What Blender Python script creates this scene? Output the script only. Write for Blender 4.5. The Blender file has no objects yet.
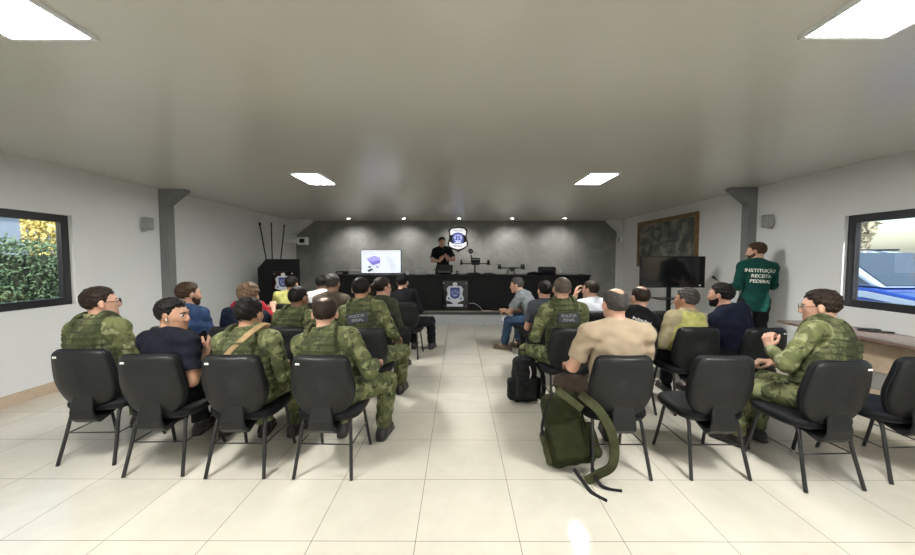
import bpy, bmesh, math, random, os
import numpy as np
from mathutils import Vector, Matrix
random.seed(4)
C = bpy.context.scene.collection
PI = math.pi
R_ = math.radians

# ------------------------------------------------------------------ camera
H, F, VX, VY = 1.52, 372.0, 458.6, 258.8
PITCH = math.atan((277.5 - VY) / F)
SN, CN = math.sin(PITCH), math.cos(PITCH)
cam = bpy.data.objects.new('camera', bpy.data.cameras.new('camera'))
C.objects.link(cam)
cam.location = (0, 0, H)
cam.rotation_euler = (PI / 2 - PITCH, 0, math.atan((VX - 457.5) / F))
cam.data.sensor_width = 36; cam.data.lens = 36 * F / 915
cam.data.clip_start = 0.05; cam.data.clip_end = 300
bpy.context.scene.camera = cam

def at(px, py, Y):
    """world point seen at photo pixel px,py lying at distance Y down the room"""
    t = (277.5 - py) / F
    zz = Y * (t * CN - SN) / (CN + t * SN)
    dep = Y * CN - zz * SN
    return Vector(((px - VX) * dep / F, Y, H + zz))
def on_floor(px, py, z0=0.0):
    t = (277.5 - py) / F
    Y = (z0 - H) * (CN + t * SN) / (t * CN - SN)
    return at(px, py, Y)

# ------------------------------------------------------------------ materials
MATS = {}
def mat(name, col, rough=0.5, metal=0.0, emit=None, es=0.0, spec=0.5, coat=0.0):
    m = bpy.data.materials.new(name); m.use_nodes = True
    b = m.node_tree.nodes['Principled BSDF']
    b.inputs['Base Color'].default_value = (*col, 1)
    b.inputs['Roughness'].default_value = rough
    b.inputs['Metallic'].default_value = metal
    b.inputs['Specular IOR Level'].default_value = spec
    b.inputs['Coat Weight'].default_value = coat
    if emit:
        b.inputs['Emission Color'].default_value = (*emit, 1)
        b.inputs['Emission Strength'].default_value = es
    MATS[name] = m
    return m
def nodes(m): return m.node_tree.nodes, m.node_tree.links, m.node_tree.nodes['Principled BSDF']
def noise(N, L, vec, scale, detail=3, rough=0.5, dist=0.0):
    n = N.new('ShaderNodeTexNoise'); n.inputs['Scale'].default_value = scale
    n.inputs['Detail'].default_value = detail; n.inputs['Roughness'].default_value = rough
    n.inputs['Distortion'].default_value = dist
    if vec: L.new(vec, n.inputs['Vector'])
    return n.outputs['Fac']
def ramp(N, L, fac, stops, const=False):
    r = N.new('ShaderNodeValToRGB')
    if const: r.color_ramp.interpolation = 'CONSTANT'
    e = r.color_ramp.elements
    while len(e) < len(stops): e.new(0.5)
    for x, (p, c) in zip(e, stops):
        x.position = p; x.color = (*c, 1) if len(c) == 3 else c
    L.new(fac, r.inputs[0]); return r.outputs[0]
def coords(N, kind='Object'):
    return N.new('ShaderNodeTexCoord').outputs[kind]
def bump(N, L, b, h, strength=0.3, dist=0.01):
    k = N.new('ShaderNodeBump'); k.inputs['Strength'].default_value = strength
    k.inputs['Distance'].default_value = dist
    L.new(h, k.inputs['Height']); L.new(k.outputs[0], b.inputs['Normal'])
def math_(N, L, op, a, b=None, c=None):
    n = N.new('ShaderNodeMath'); n.operation = op
    for i, v in enumerate((a, b, c)):
        if v is None: continue
        if isinstance(v, (int, float)): n.inputs[i].default_value = v
        else: L.new(v, n.inputs[i])
    return n.outputs[0]
def mixc(N, L, fac, a, b):
    n = N.new('ShaderNodeMix'); n.data_type = 'RGBA'
    for s, v in ((n.inputs[0], fac), (n.inputs[6], a), (n.inputs[7], b)):
        if isinstance(v, tuple): s.default_value = (*v, 1)
        elif isinstance(v, (int, float)): s.default_value = v
        else: L.new(v, s)
    return n.outputs[2]

def noisy(name, c1, c2, scale, rough=0.6, bumps=0.0, bscale=None, detail=4, spec=0.4, coat=0.0, lo=.35, hi=.65):
    m = mat(name, c1, rough, spec=spec, coat=coat); N, L, b = nodes(m)
    v = coords(N)
    f = noise(N, L, v, scale, detail)
    L.new(ramp(N, L, f, [(lo, c1), (hi, c2)]), b.inputs['Base Color'])
    if bumps: bump(N, L, b, noise(N, L, v, bscale or scale * 3, 4), bumps, 0.004)
    return m

# floor: square porcelain tiles with thin brown joints
TILE, JX, JY = 0.561, -0.2317, 1.930
m_floor = mat('glazed tile floor', (.7, .68, .6), .14, spec=0.5); N, L, b = nodes(m_floor)
v = coords(N); s = N.new('ShaderNodeSeparateXYZ'); L.new(v, s.inputs[0])
def joint(axis, off):
    a = math_(N, L, 'DIVIDE', math_(N, L, 'SUBTRACT', s.outputs[axis], off), TILE)
    fr = math_(N, L, 'FRACT', math_(N, L, 'ADD', a, 50.0))
    d = math_(N, L, 'ABSOLUTE', math_(N, L, 'SUBTRACT', fr, 0.5))
    return math_(N, L, 'GREATER_THAN', d, 0.5 - 0.0016 / TILE), math_(N, L, 'FLOOR', math_(N, L, 'ADD', a, 50.0))
jx, ix = joint(0, JX); jy, iy = joint(1, JY)
j = math_(N, L, 'MAXIMUM', jx, jy)
cmb = N.new('ShaderNodeCombineXYZ'); L.new(ix, cmb.inputs[0]); L.new(iy, cmb.inputs[1])
wn = N.new('ShaderNodeTexWhiteNoise'); L.new(cmb.outputs[0], wn.inputs['Vector'])
f = noise(N, L, v, 6.0, 6, .6)
basec = ramp(N, L, f, [(.3, (.55, .52, .445)), (.7, (.61, .58, .50))])
tint = mixc(N, L, math_(N, L, 'MULTIPLY', wn.outputs['Value'], .35), basec, (.575, .545, .465))
L.new(mixc(N, L, j, tint, (.13, .095, .07)), b.inputs['Base Color'])
L.new(ramp(N, L, noise(N, L, v, 2.5, 4), [(.3, (.13,) * 3), (.7, (.22,) * 3)]), b.inputs['Roughness'])
m_floor.node_tree.nodes['Principled BSDF'].inputs['Specular IOR Level'].default_value = .55

m_wall = noisy('white painted plaster', (.66, .675, .68), (.72, .735, .74), 1.2, .75, .12, 60, lo=.2, hi=.8)
m_ceil = noisy('off white gloss ceiling board', (.54, .535, .49), (.595, .59, .545), .6, .24, .0, spec=.6, lo=.2, hi=.8)
# burnt cement wall
m_cem = mat('burnt cement', (.2, .2, .19), .55); N, L, b = nodes(m_cem); v = coords(N)
n1 = noise(N, L, v, 1.3, 8, .62, .8); n2 = noise(N, L, v, 5, 6, .7, .4)
L.new(ramp(N, L, math_(N, L, 'ADD', math_(N, L, 'MULTIPLY', n1, .7), math_(N, L, 'MULTIPLY', n2, .3)),
           [(.33, (.15, .155, .15)), (.5, (.20, .205, .195)), (.66, (.28, .285, .27))]), b.inputs['Base Color'])
bump(N, L, b, n2, .1)
m_plat = noisy('grey speckled step facing', (.30, .31, .32), (.42, .43, .44), 45, .55)
m_lip = mat('dark step edge', (.035, .033, .03), .4)
m_plattop = noisy('step tread', (.36, .33, .29), (.43, .40, .35), 8, .4)
m_col = noisy('grey painted column', (.17, .18, .178), (.195, .205, .20), 3, .6)
m_base = noisy('beige tile skirting', (.46, .36, .27), (.55, .44, .34), 5, .35)
m_black = noisy('black plastic shell', (.0075, .008, .0082), (.011, .012, .0122), 30, .45, .08, 400, spec=.3)
m_cush = noisy('black upholstery', (.004, .0045, .006), (.007, .008, .010), 60, .62, .3, 300, spec=.2)
m_leg = mat('black enamelled tube', (.012, .012, .013), .3)
m_tag = mat('white sticker', (.75, .75, .73), .5)
m_desk = mat('black desk laminate', (.012, .013, .014), .5, spec=.18); N, L, b = nodes(m_desk)
v = coords(N); w = N.new('ShaderNodeTexWave'); w.inputs['Scale'].default_value = 9; w.bands_direction = 'X'
w.inputs['Distortion'].default_value = .6; L.new(v, w.inputs['Vector'])
L.new(ramp(N, L, w.outputs['Fac'], [(.0, (.003, .0035, .004)), (.9, (.008, .0085, .0095))]), b.inputs['Base Color'])
bump(N, L, b, w.outputs['Fac'], .3, .01)
m_frame = mat('dark window frame', (.02, .021, .024), .35)
m_alu = mat('pale aluminium', (.6, .6, .58), .4, .3)
m_glossblack = mat('gloss black acrylic', (.006, .006, .007), .08)
m_screen = mat('switched off screen', (.008, .008, .009), .12, spec=.6)
m_white = mat('white paint', (.75, .76, .78), .45)
m_silver = mat('silver metal', (.45, .46, .46), .35, .7)
m_greyp = mat('grey plastic', (.30, .31, .32), .5)
m_navyblue = mat('badge royal blue', (.03, .05, .22), .35)
m_badgew = mat('badge white', (.62, .64, .70), .4)
m_badgel = mat('badge pale blue', (.35, .40, .65), .4)
m_steel = mat('steel bolt', (.6, .6, .6), .25, 1.0)
m_wood = noisy('golden brown frame wood', (.13, .075, .03), (.22, .13, .055), 12, .4)
m_tabletop = noisy('brown wood laminate top', (.16, .105, .085), (.21, .145, .12), 9, .22)
m_panel = noisy('beige wood laminate', (.40, .31, .22), (.48, .38, .28), 7, .5)
m_glass = bpy.data.materials.new('window glass'); m_glass.use_nodes = True
N = m_glass.node_tree.nodes; L = m_glass.node_tree.links; N.clear()
o = N.new('ShaderNodeOutputMaterial'); t = N.new('ShaderNodeBsdfTransparent'); g = N.new('ShaderNodeBsdfGlossy')
t.inputs[0].default_value = (.93, .96, .98, 1); g.inputs['Roughness'].default_value = .02
fr = N.new('ShaderNodeFresnel'); mx = N.new('ShaderNodeMixShader')
mx.inputs[0].default_value = .05; L.new(t.outputs[0], mx.inputs[1]); L.new(g.outputs[0], mx.inputs[2]); L.new(mx.outputs[0], o.inputs[0])

def camo(name, cols, scale=9):
    m = mat(name, cols[0], .85, spec=.2); N, L, b = nodes(m); v = coords(N)
    f1 = noise(N, L, v, scale, 2.5, .55, .5); f2 = noise(N, L, v, scale * 2.1, 3, .6, .8)
    mp = N.new('ShaderNodeMapping'); mp.inputs['Location'].default_value = (3.1, 1.7, 5.2); L.new(v, mp.inputs[0])
    f3 = noise(N, L, mp.outputs[0], scale * 1.4, 2.5, .5, .6)
    c = mixc(N, L, ramp(N, L, f1, [(.47, (0,) * 3), (.53, (1,) * 3)]), cols[0], cols[1])
    c = mixc(N, L, ramp(N, L, f3, [(.54, (0,) * 3), (.59, (1,) * 3)]), c, cols[2])
    c = mixc(N, L, ramp(N, L, f2, [(.59, (0,) * 3), (.64, (1,) * 3)]), c, cols[3])
    L.new(c, b.inputs['Base Color'])
    bump(N, L, b, noise(N, L, v, 15, 4, .55, 1.0), .8, .022)
    return m
GR = [(.100, .110, .048), (.062, .074, .032), (.18, .19, .095), (.026, .03, .016)]
m_blackplain = mat('plain black board', (.004, .0045, .005), .45, spec=.12)
m_camo = camo('green camouflage cloth', GR)
m_camo2 = camo('pale camouflage cloth', [(.135, .145, .062), (.092, .105, .044), (.24, .245, .135), (.045, .05, .024)], 8)
# vest: camouflage with rows of webbing loops
m_vest = camo('camouflage webbing', [(.080, .090, .040), (.056, .066, .028), (.115, .124, .060), (.034, .038, .021)], 8)
N, L, b = nodes(m_vest); v = coords(N); s = N.new('ShaderNodeSeparateXYZ'); L.new(v, s.inputs[0])
def stripe(out, period, width):
    a = math_(N, L, 'FRACT', math_(N, L, 'ADD', math_(N, L, 'DIVIDE', out, period), 20.0))
    return math_(N, L, 'LESS_THAN', a, width)
hz = stripe(s.outputs[2], .048, .32)
vt = math_(N, L, 'MULTIPLY', stripe(s.outputs[0], .042, .14), math_(N, L, 'SUBTRACT', 1.0, hz))
gap = math_(N, L, 'MAXIMUM', hz, vt)
src = b.inputs['Base Color'].links[0].from_socket
L.new(mixc(N, L, math_(N, L, 'MULTIPLY', gap, .6), src, (.03, .035, .018)), b.inputs['Base Color'])
bp = N.new('ShaderNodeBump'); bp.inputs['Strength'].default_value = .9; bp.inputs['Distance'].default_value = .012
L.new(math_(N, L, 'SUBTRACT', 1.0, gap), bp.inputs['Height'])
old = b.inputs['Normal'].links[0].from_socket; L.new(old, bp.inputs['Normal']); L.new(bp.outputs[0], b.inputs['Normal'])

def cloth(name, c, var=.25, rough=.85):
    return noisy(name, tuple(x * (1 - var) for x in c), tuple(x * (1 + var * .5) for x in c), 14, rough, .5, 30, spec=.15)
CL = dict(
    navy=cloth('dark navy cotton', (.008, .009, .016)), blue=cloth('blue cotton', (.032, .060, .135)),
    darkblue=cloth('dark blue cotton', (.009, .012, .026)), red=cloth('red cotton', (.36, .025, .035)),
    lime=cloth('yellow hi vis cloth', (.45, .44, .15)), white=cloth('white cotton', (.62, .64, .70), .12),
    brown=cloth('greyish brown cotton', (.12, .095, .072)), olive=cloth('dark olive cotton', (.045, .05, .032)),
    black=cloth('black cotton', (.010, .010, .012)), grey=cloth('pale grey cotton', (.17, .19, .20)),
    dgrey=cloth('slate grey cotton', (.06, .065, .08)), tan=cloth('tan cotton', (.35, .275, .195), .10),
    khaki=cloth('khaki cotton', (.36, .31, .19)), denim=cloth('blue denim', (.035, .062, .115)),
    green=cloth('bottle green cotton', (.006, .052, .040)), tbrown=cloth('dark brown twill', (.06, .042, .032)),
    tblack=cloth('black trousers twill', (.012, .012, .014)), camo=m_camo, camo2=m_camo2, vest=m_vest,
    strap=cloth('tan webbing', (.30, .21, .11)), bag=cloth('olive green canvas', (.020, .023, .008)),
    bagl=cloth('light olive canvas', (.048, .052, .024)), bagb=cloth('black nylon', (.014, .014, .015)))
def skin(name, c):
    m = noisy(name, tuple(x * .93 for x in c), tuple(min(1, x * 1.05) for x in c), 18, .5, .1, 120)
    bb = m.node_tree.nodes['Principled BSDF']
    bb.inputs['Subsurface Weight'].default_value = .12; bb.inputs['Subsurface Radius'].default_value = (.012, .004, .002)
    bb.inputs['Subsurface Scale'].default_value = .5
    return m
SK = dict(fair=skin('fair skin', (.50, .29, .21)), tanned=skin('tanned skin', (.38, .21, .135)), dark=skin('brown skin', (.22, .115, .07)))
def hairm(name, c):
    return noisy(name, tuple(x * .6 for x in c), tuple(x * 1.4 for x in c), 70, .55, .5, 160, spec=.15)
HR = dict(black=hairm('black hair', (.008, .0065, .006)), dbrown=hairm('dark brown hair', (.020, .013, .009)),
          brown=hairm('brown hair', (.050, .028, .017)), sandy=hairm('sandy curly hair', (.15, .095, .06)),
          grey=hairm('greying hair', (.050, .045, .042)), stubble=hairm('close cropped hair', (.085, .066, .054)))
m_eye = mat('eye white', (.6, .6, .58), .2); m_iris = mat('dark iris', (.02, .012, .008), .15)
m_boot = noisy('black boot leather', (.014, .013, .012), (.03, .028, .026), 20, .45, .2)
m_bootb = noisy('brown shoe leather', (.09, .06, .035), (.14, .095, .06), 20, .5, .2)

# ------------------------------------------------------------------ mesh helpers
def link(o):
    C.objects.link(o); return o
def thing(name, label, cat, loc=(0, 0, 0), rz=0, group=None):
    o = link(bpy.data.objects.new(name, None)); o.location = loc; o.rotation_euler = (0, 0, rz)
    o.empty_display_size = .1
    o['label'] = label; o['category'] = cat
    if group: o['group'] = group
    return o
def tag(o, label, cat, group=None, kind=None):
    o['label'] = label; o['category'] = cat
    if group: o['group'] = group
    if kind: o['kind'] = kind
    return o
class MB:
    def __init__(s): s.b = bmesh.new()
    def box(s, lo, hi, M=None):
        (x0, y0, z0), (x1, y1, z1) = lo, hi
        v = [s.b.verts.new(Vector(p) if M is None else M @ Vector(p)) for p in
             ((x0, y0, z0), (x1, y0, z0), (x1, y1, z0), (x0, y1, z0), (x0, y0, z1), (x1, y0, z1), (x1, y1, z1), (x0, y1, z1))]
        for q in ((0, 3, 2, 1), (4, 5, 6, 7), (0, 1, 5, 4), (1, 2, 6, 5), (2, 3, 7, 6), (3, 0, 4, 7)):
            s.b.faces.new([v[i] for i in q])
        return s
    def prism(s, pts, a, b, M=None):
        """polygon pts (2d, x/z) extruded from y=a to y=b"""
        M = M or Matrix()
        v0 = [s.b.verts.new(M @ Vector((p[0], a, p[1]))) for p in pts]
        v1 = [s.b.verts.new(M @ Vector((p[0], b, p[1]))) for p in pts]
        s.b.faces.new(v0); s.b.faces.new(v1[::-1])
        n = len(pts)
        for i in range(n): s.b.faces.new((v0[i], v1[i], v1[(i + 1) % n], v0[(i + 1) % n]))
        return s
    def tube(s, path, r, n=10, caps=True):
        path = [Vector(p) for p in path]; rings = []
        rr = r if isinstance(r, (list, tuple)) else [r] * len(path)
        up = None
        for i, p in enumerate(path):
            d = (path[min(i + 1, len(path) - 1)] - path[max(i - 1, 0)]).normalized()
            if up is None: up = Vector((0, 0, 1)) if abs(d.z) < .9 else Vector((1, 0, 0))
            a = d.cross(up).normalized(); bb = a.cross(d).normalized(); up = bb
            rings.append([s.b.verts.new(p + rr[i] * (math.cos(2 * PI * k / n) * a + math.sin(2 * PI * k / n) * bb)) for k in range(n)])
        for A, B in zip(rings, rings[1:]):
            for k in range(n): s.b.faces.new((A[k], A[(k + 1) % n], B[(k + 1) % n], B[k]))
        if caps: s.b.faces.new(rings[0][::-1]); s.b.faces.new(rings[-1])
        return s
    def lathe(s, prof, c=(0, 0, 0), n=24, M=None):
        c = Vector(c); rings = []
        for r, z in prof:
            rings.append([s.b.verts.new((M or Matrix()) @ (c + Vector((r * math.cos(2 * PI * k / n), r * math.sin(2 * PI * k / n), z)))) for k in range(n)])
        for A, B in zip(rings, rings[1:]):
            for k in range(n): s.b.faces.new((A[k], A[(k + 1) % n], B[(k + 1) % n], B[k]))
        s.b.faces.new(rings[0][::-1]); s.b.faces.new(rings[-1])
        return s
    def rings(s, loops):
        """closed skin through a list of equal loops of points, capped"""
        vs = [[s.b.verts.new(Vector(p)) for p in lp] for lp in loops]; n = len(vs[0])
        for A, B in zip(vs, vs[1:]):
            for k in range(n): s.b.faces.new((A[k], A[(k + 1) % n], B[(k + 1) % n], B[k]))
        s.b.faces.new(vs[0][::-1]); s.b.faces.new(vs[-1])
        return s
    def build(s, name, m, parent=None, smooth=False, bevel=0):
        bmesh.ops.recalc_face_normals(s.b, faces=s.b.faces)
        me = bpy.data.meshes.new(name); s.b.to_mesh(me); s.b.free()
        for mm in (m if isinstance(m, list) else [m]): me.materials.append(mm)
        if smooth: me.polygons.foreach_set('use_smooth', [True] * len(me.polygons))
        o = link(bpy.data.objects.new(name, me))
        if parent: o.parent = parent
        if bevel:
            md = o.modifiers.new('bevel', 'BEVEL'); md.width = bevel; md.segments = 3; md.limit_method = 'ANGLE'
        return o
def smooth_path(pts, n=6):
    pts = [Vector(p) for p in pts]; out = []
    P = [pts[0]] + pts + [pts[-1]]
    for i in range(1, len(P) - 2):
        for k in range(n):
            t = k / n; a, b, c, d = P[i - 1], P[i], P[i + 1], P[i + 2]
            out.append(.5 * ((2 * b) + (c - a) * t + (2 * a - 5 * b + 4 * c - d) * t * t + (3 * b - a - 3 * c + d) * t ** 3))
    out.append(pts[-1]); return out
def copy_tree(o, parent=None):
    c = o.copy(); C.objects.link(c)
    if parent: c.parent = parent
    for ch in list(o.children): copy_tree(ch, c)
    return c
def struct(o, kind='structure'):
    o['kind'] = kind; return o
def text(name, body, size, m, M, parent=None, depth=.002, sx=1.0, bold=.0):
    cu = bpy.data.curves.new(name, 'FONT'); cu.body = body; cu.size = size; cu.align_x = 'CENTER'; cu.align_y = 'CENTER'
    cu.extrude = depth; cu.offset = bold; cu.resolution_u = 3
    t = bpy.data.objects.new(name, cu); C.objects.link(t)
    me = bpy.data.meshes.new_from_object(t); bpy.data.objects.remove(t)
    me.transform(M @ Matrix.Diagonal((sx, 1, 1, 1))); me.materials.append(m)
    o = link(bpy.data.objects.new(name, me))
    if parent: o.parent = parent
    return o
# text facing -Y (towards the camera)
def face_cam(x, y, z): return Matrix.Translation((x, y, z)) @ Matrix.Rotation(PI / 2, 4, 'X')

# ------------------------------------------------------------------ implicit surfaces
def surf(f, lo, hi, h, name, m, parent=None):
    B = 6
    lo = np.array(lo, np.float32); hi = np.array(hi, np.float32)
    nb = np.maximum(1, np.ceil((hi - lo) / (h * B)).astype(int))
    g = np.stack(np.meshgrid(*[np.arange(k) for k in nb], indexing='ij'), -1).reshape(-1, 3)
    dc = f((lo + (g + .5) * h * B).astype(np.float32))
    D = np.repeat(np.repeat(np.repeat(np.where(dc.reshape(nb) < 0, -1, 1).astype(np.float32), B, 0), B, 1), B, 2)
    D = np.pad(D, ((0, 1),) * 3, mode='edge')
    act = g[np.abs(dc) < h * B * .87 * 1.35 + .004]
    if len(act) == 0: return None
    q = np.stack(np.meshgrid(*[np.arange(B + 1)] * 3, indexing='ij'), -1).reshape(-1, 3)
    I = (act[:, None, :] * B + q[None]).reshape(-1, 3)
    D[I[:, 0], I[:, 1], I[:, 2]] = f((lo + I * h).astype(np.float32))
    D[0] = D[-1] = 1; D[:, 0] = D[:, -1] = 1; D[:, :, 0] = D[:, :, -1] = 1
    S = D < 0
    c = sum(S[a:S.shape[0] - 1 + a, b_:S.shape[1] - 1 + b_, k:S.shape[2] - 1 + k].astype(np.int8)
            for a in (0, 1) for b_ in (0, 1) for k in (0, 1))
    cells = np.argwhere((c > 0) & (c < 8))
    idx = np.full(c.shape, -1, np.int32); idx[cells[:, 0], cells[:, 1], cells[:, 2]] = np.arange(len(cells))
    off = np.array([(a, b_, k) for a in (0, 1) for b_ in (0, 1) for k in (0, 1)])
    V = np.stack([D[cells[:, 0] + o[0], cells[:, 1] + o[1], cells[:, 2] + o[2]] for o in off], 1)
    acc = np.zeros((len(cells), 3), np.float64); cnt = np.zeros(len(cells))
    for i in range(8):
        for k in range(i + 1, 8):
            if abs(off[i] - off[k]).sum() != 1: continue
            a, b_ = V[:, i], V[:, k]; mk = (a < 0) != (b_ < 0)
            t = np.where(mk, a / np.where(mk, a - b_, 1), 0)
            acc += mk[:, None] * (off[i] + t[:, None] * (off[k] - off[i])); cnt += mk
    verts = lo + (cells + acc / cnt[:, None]) * h
    F_ = []
    for ax in range(3):
        b1, b2 = [(1, 2), (2, 0), (0, 1)][ax]
        sl0 = [slice(None)] * 3; sl1 = [slice(None)] * 3
        sl0[ax] = slice(0, -1); sl1[ax] = slice(1, None)
        E = np.argwhere(S[tuple(sl0)] != S[tuple(sl1)])
        E = E[(E[:, b1] > 0) & (E[:, b2] > 0) & (E[:, b1] < c.shape[b1]) & (E[:, b2] < c.shape[b2])]
        def cell(d1, d2):
            k = E.copy(); k[:, b1] -= d1; k[:, b2] -= d2
            return idx[k[:, 0], k[:, 1], k[:, 2]]
        Q = np.stack([cell(1, 1), cell(0, 1), cell(0, 0), cell(1, 0)], 1)
        ins = S[E[:, 0], E[:, 1], E[:, 2]]
        Q[~ins] = Q[~ins][:, ::-1]
        F_.append(Q)
    Q = np.concatenate(F_); Q = Q[(Q >= 0).all(1)]
    me = bpy.data.meshes.new(name)
    me.vertices.add(len(verts)); me.vertices.foreach_set('co', verts.astype(np.float32).ravel())
    me.loops.add(Q.size); me.loops.foreach_set('vertex_index', Q.astype(np.int32).ravel())
    me.polygons.add(len(Q)); me.polygons.foreach_set('loop_start', np.arange(0, Q.size, 4, dtype=np.int32))
    me.polygons.foreach_set('use_smooth', np.ones(len(Q), bool))
    me.update(calc_edges=True)
    me.materials.append(m)
    o = link(bpy.data.objects.new(name, me))
    if parent: o.parent = parent
    return o
def A(x): return np.array(x, np.float32)
def ln(v): return np.sqrt((v * v).sum(-1))
def cap(p, a, b, r1, r2):
    a, b = A(a), A(b); ab = b - a; pa = p - a
    t = np.clip((pa @ ab) / max(float(ab @ ab), 1e-9), 0, 1)
    return ln(pa - t[:, None] * ab) - (r1 + t * (r2 - r1))
def ell(p, c, r, M=None):
    q = p - A(c)
    if M is not None: q = q @ M       # columns of M = local axes
    r = A(r); k0 = ln(q / r); k1 = ln(q / (r * r)) + 1e-6
    return k0 * (k0 - 1) / k1
def sm(a, b, k):
    h = np.maximum(k - np.abs(a - b), 0) / k
    return np.minimum(a, b) - h * h * k * .25
def Rx(a): c, s = math.cos(a), math.sin(a); return A([[1, 0, 0], [0, c, -s], [0, s, c]])
def Ry(a): c, s = math.cos(a), math.sin(a); return A([[c, 0, s], [0, 1, 0], [-s, 0, c]])
def Rz(a): c, s = math.cos(a), math.sin(a); return A([[c, -s, 0], [s, c, 0], [0, 0, 1]])
def unit(v): v = A(v); return v / max(1e-6, float(np.linalg.norm(v)))
def ik(a, t, l1, l2, pole):
    a, t, pole = A(a), A(t), A(pole); d = t - a; L_ = float(np.linalg.norm(d))
    if L_ > (l1 + l2) * .995: t = a + d * ((l1 + l2) * .995 / L_); d = t - a; L_ = float(np.linalg.norm(d))
    u = d / L_; x = (l1 * l1 - l2 * l2 + L_ * L_) / (2 * L_); hgt = math.sqrt(max(0, l1 * l1 - x * x))
    pv = pole - u * float(pole @ u)
    return a + u * x + unit(pv) * hgt, t
def folds(p, a):
    return a * (.7 * np.sin(p[:, 2] * 68 + 3 * np.sin(p[:, 0] * 9) + 2 * np.sin(p[:, 1] * 12)) * np.sin(p[:, 0] * 7 + p[:, 2] * 11) + np.sin(p[:, 0] * 31 + 2.2 * np.sin(p[:, 2] * 17 + p[:, 1] * 9)) * np.sin(p[:, 2] * 27 + 2 * np.sin(p[:, 0] * 14)) +
                .5 * np.sin(p[:, 2] * 55 + p[:, 0] * 21 + 3 * np.sin(p[:, 1] * 23)))

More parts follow.
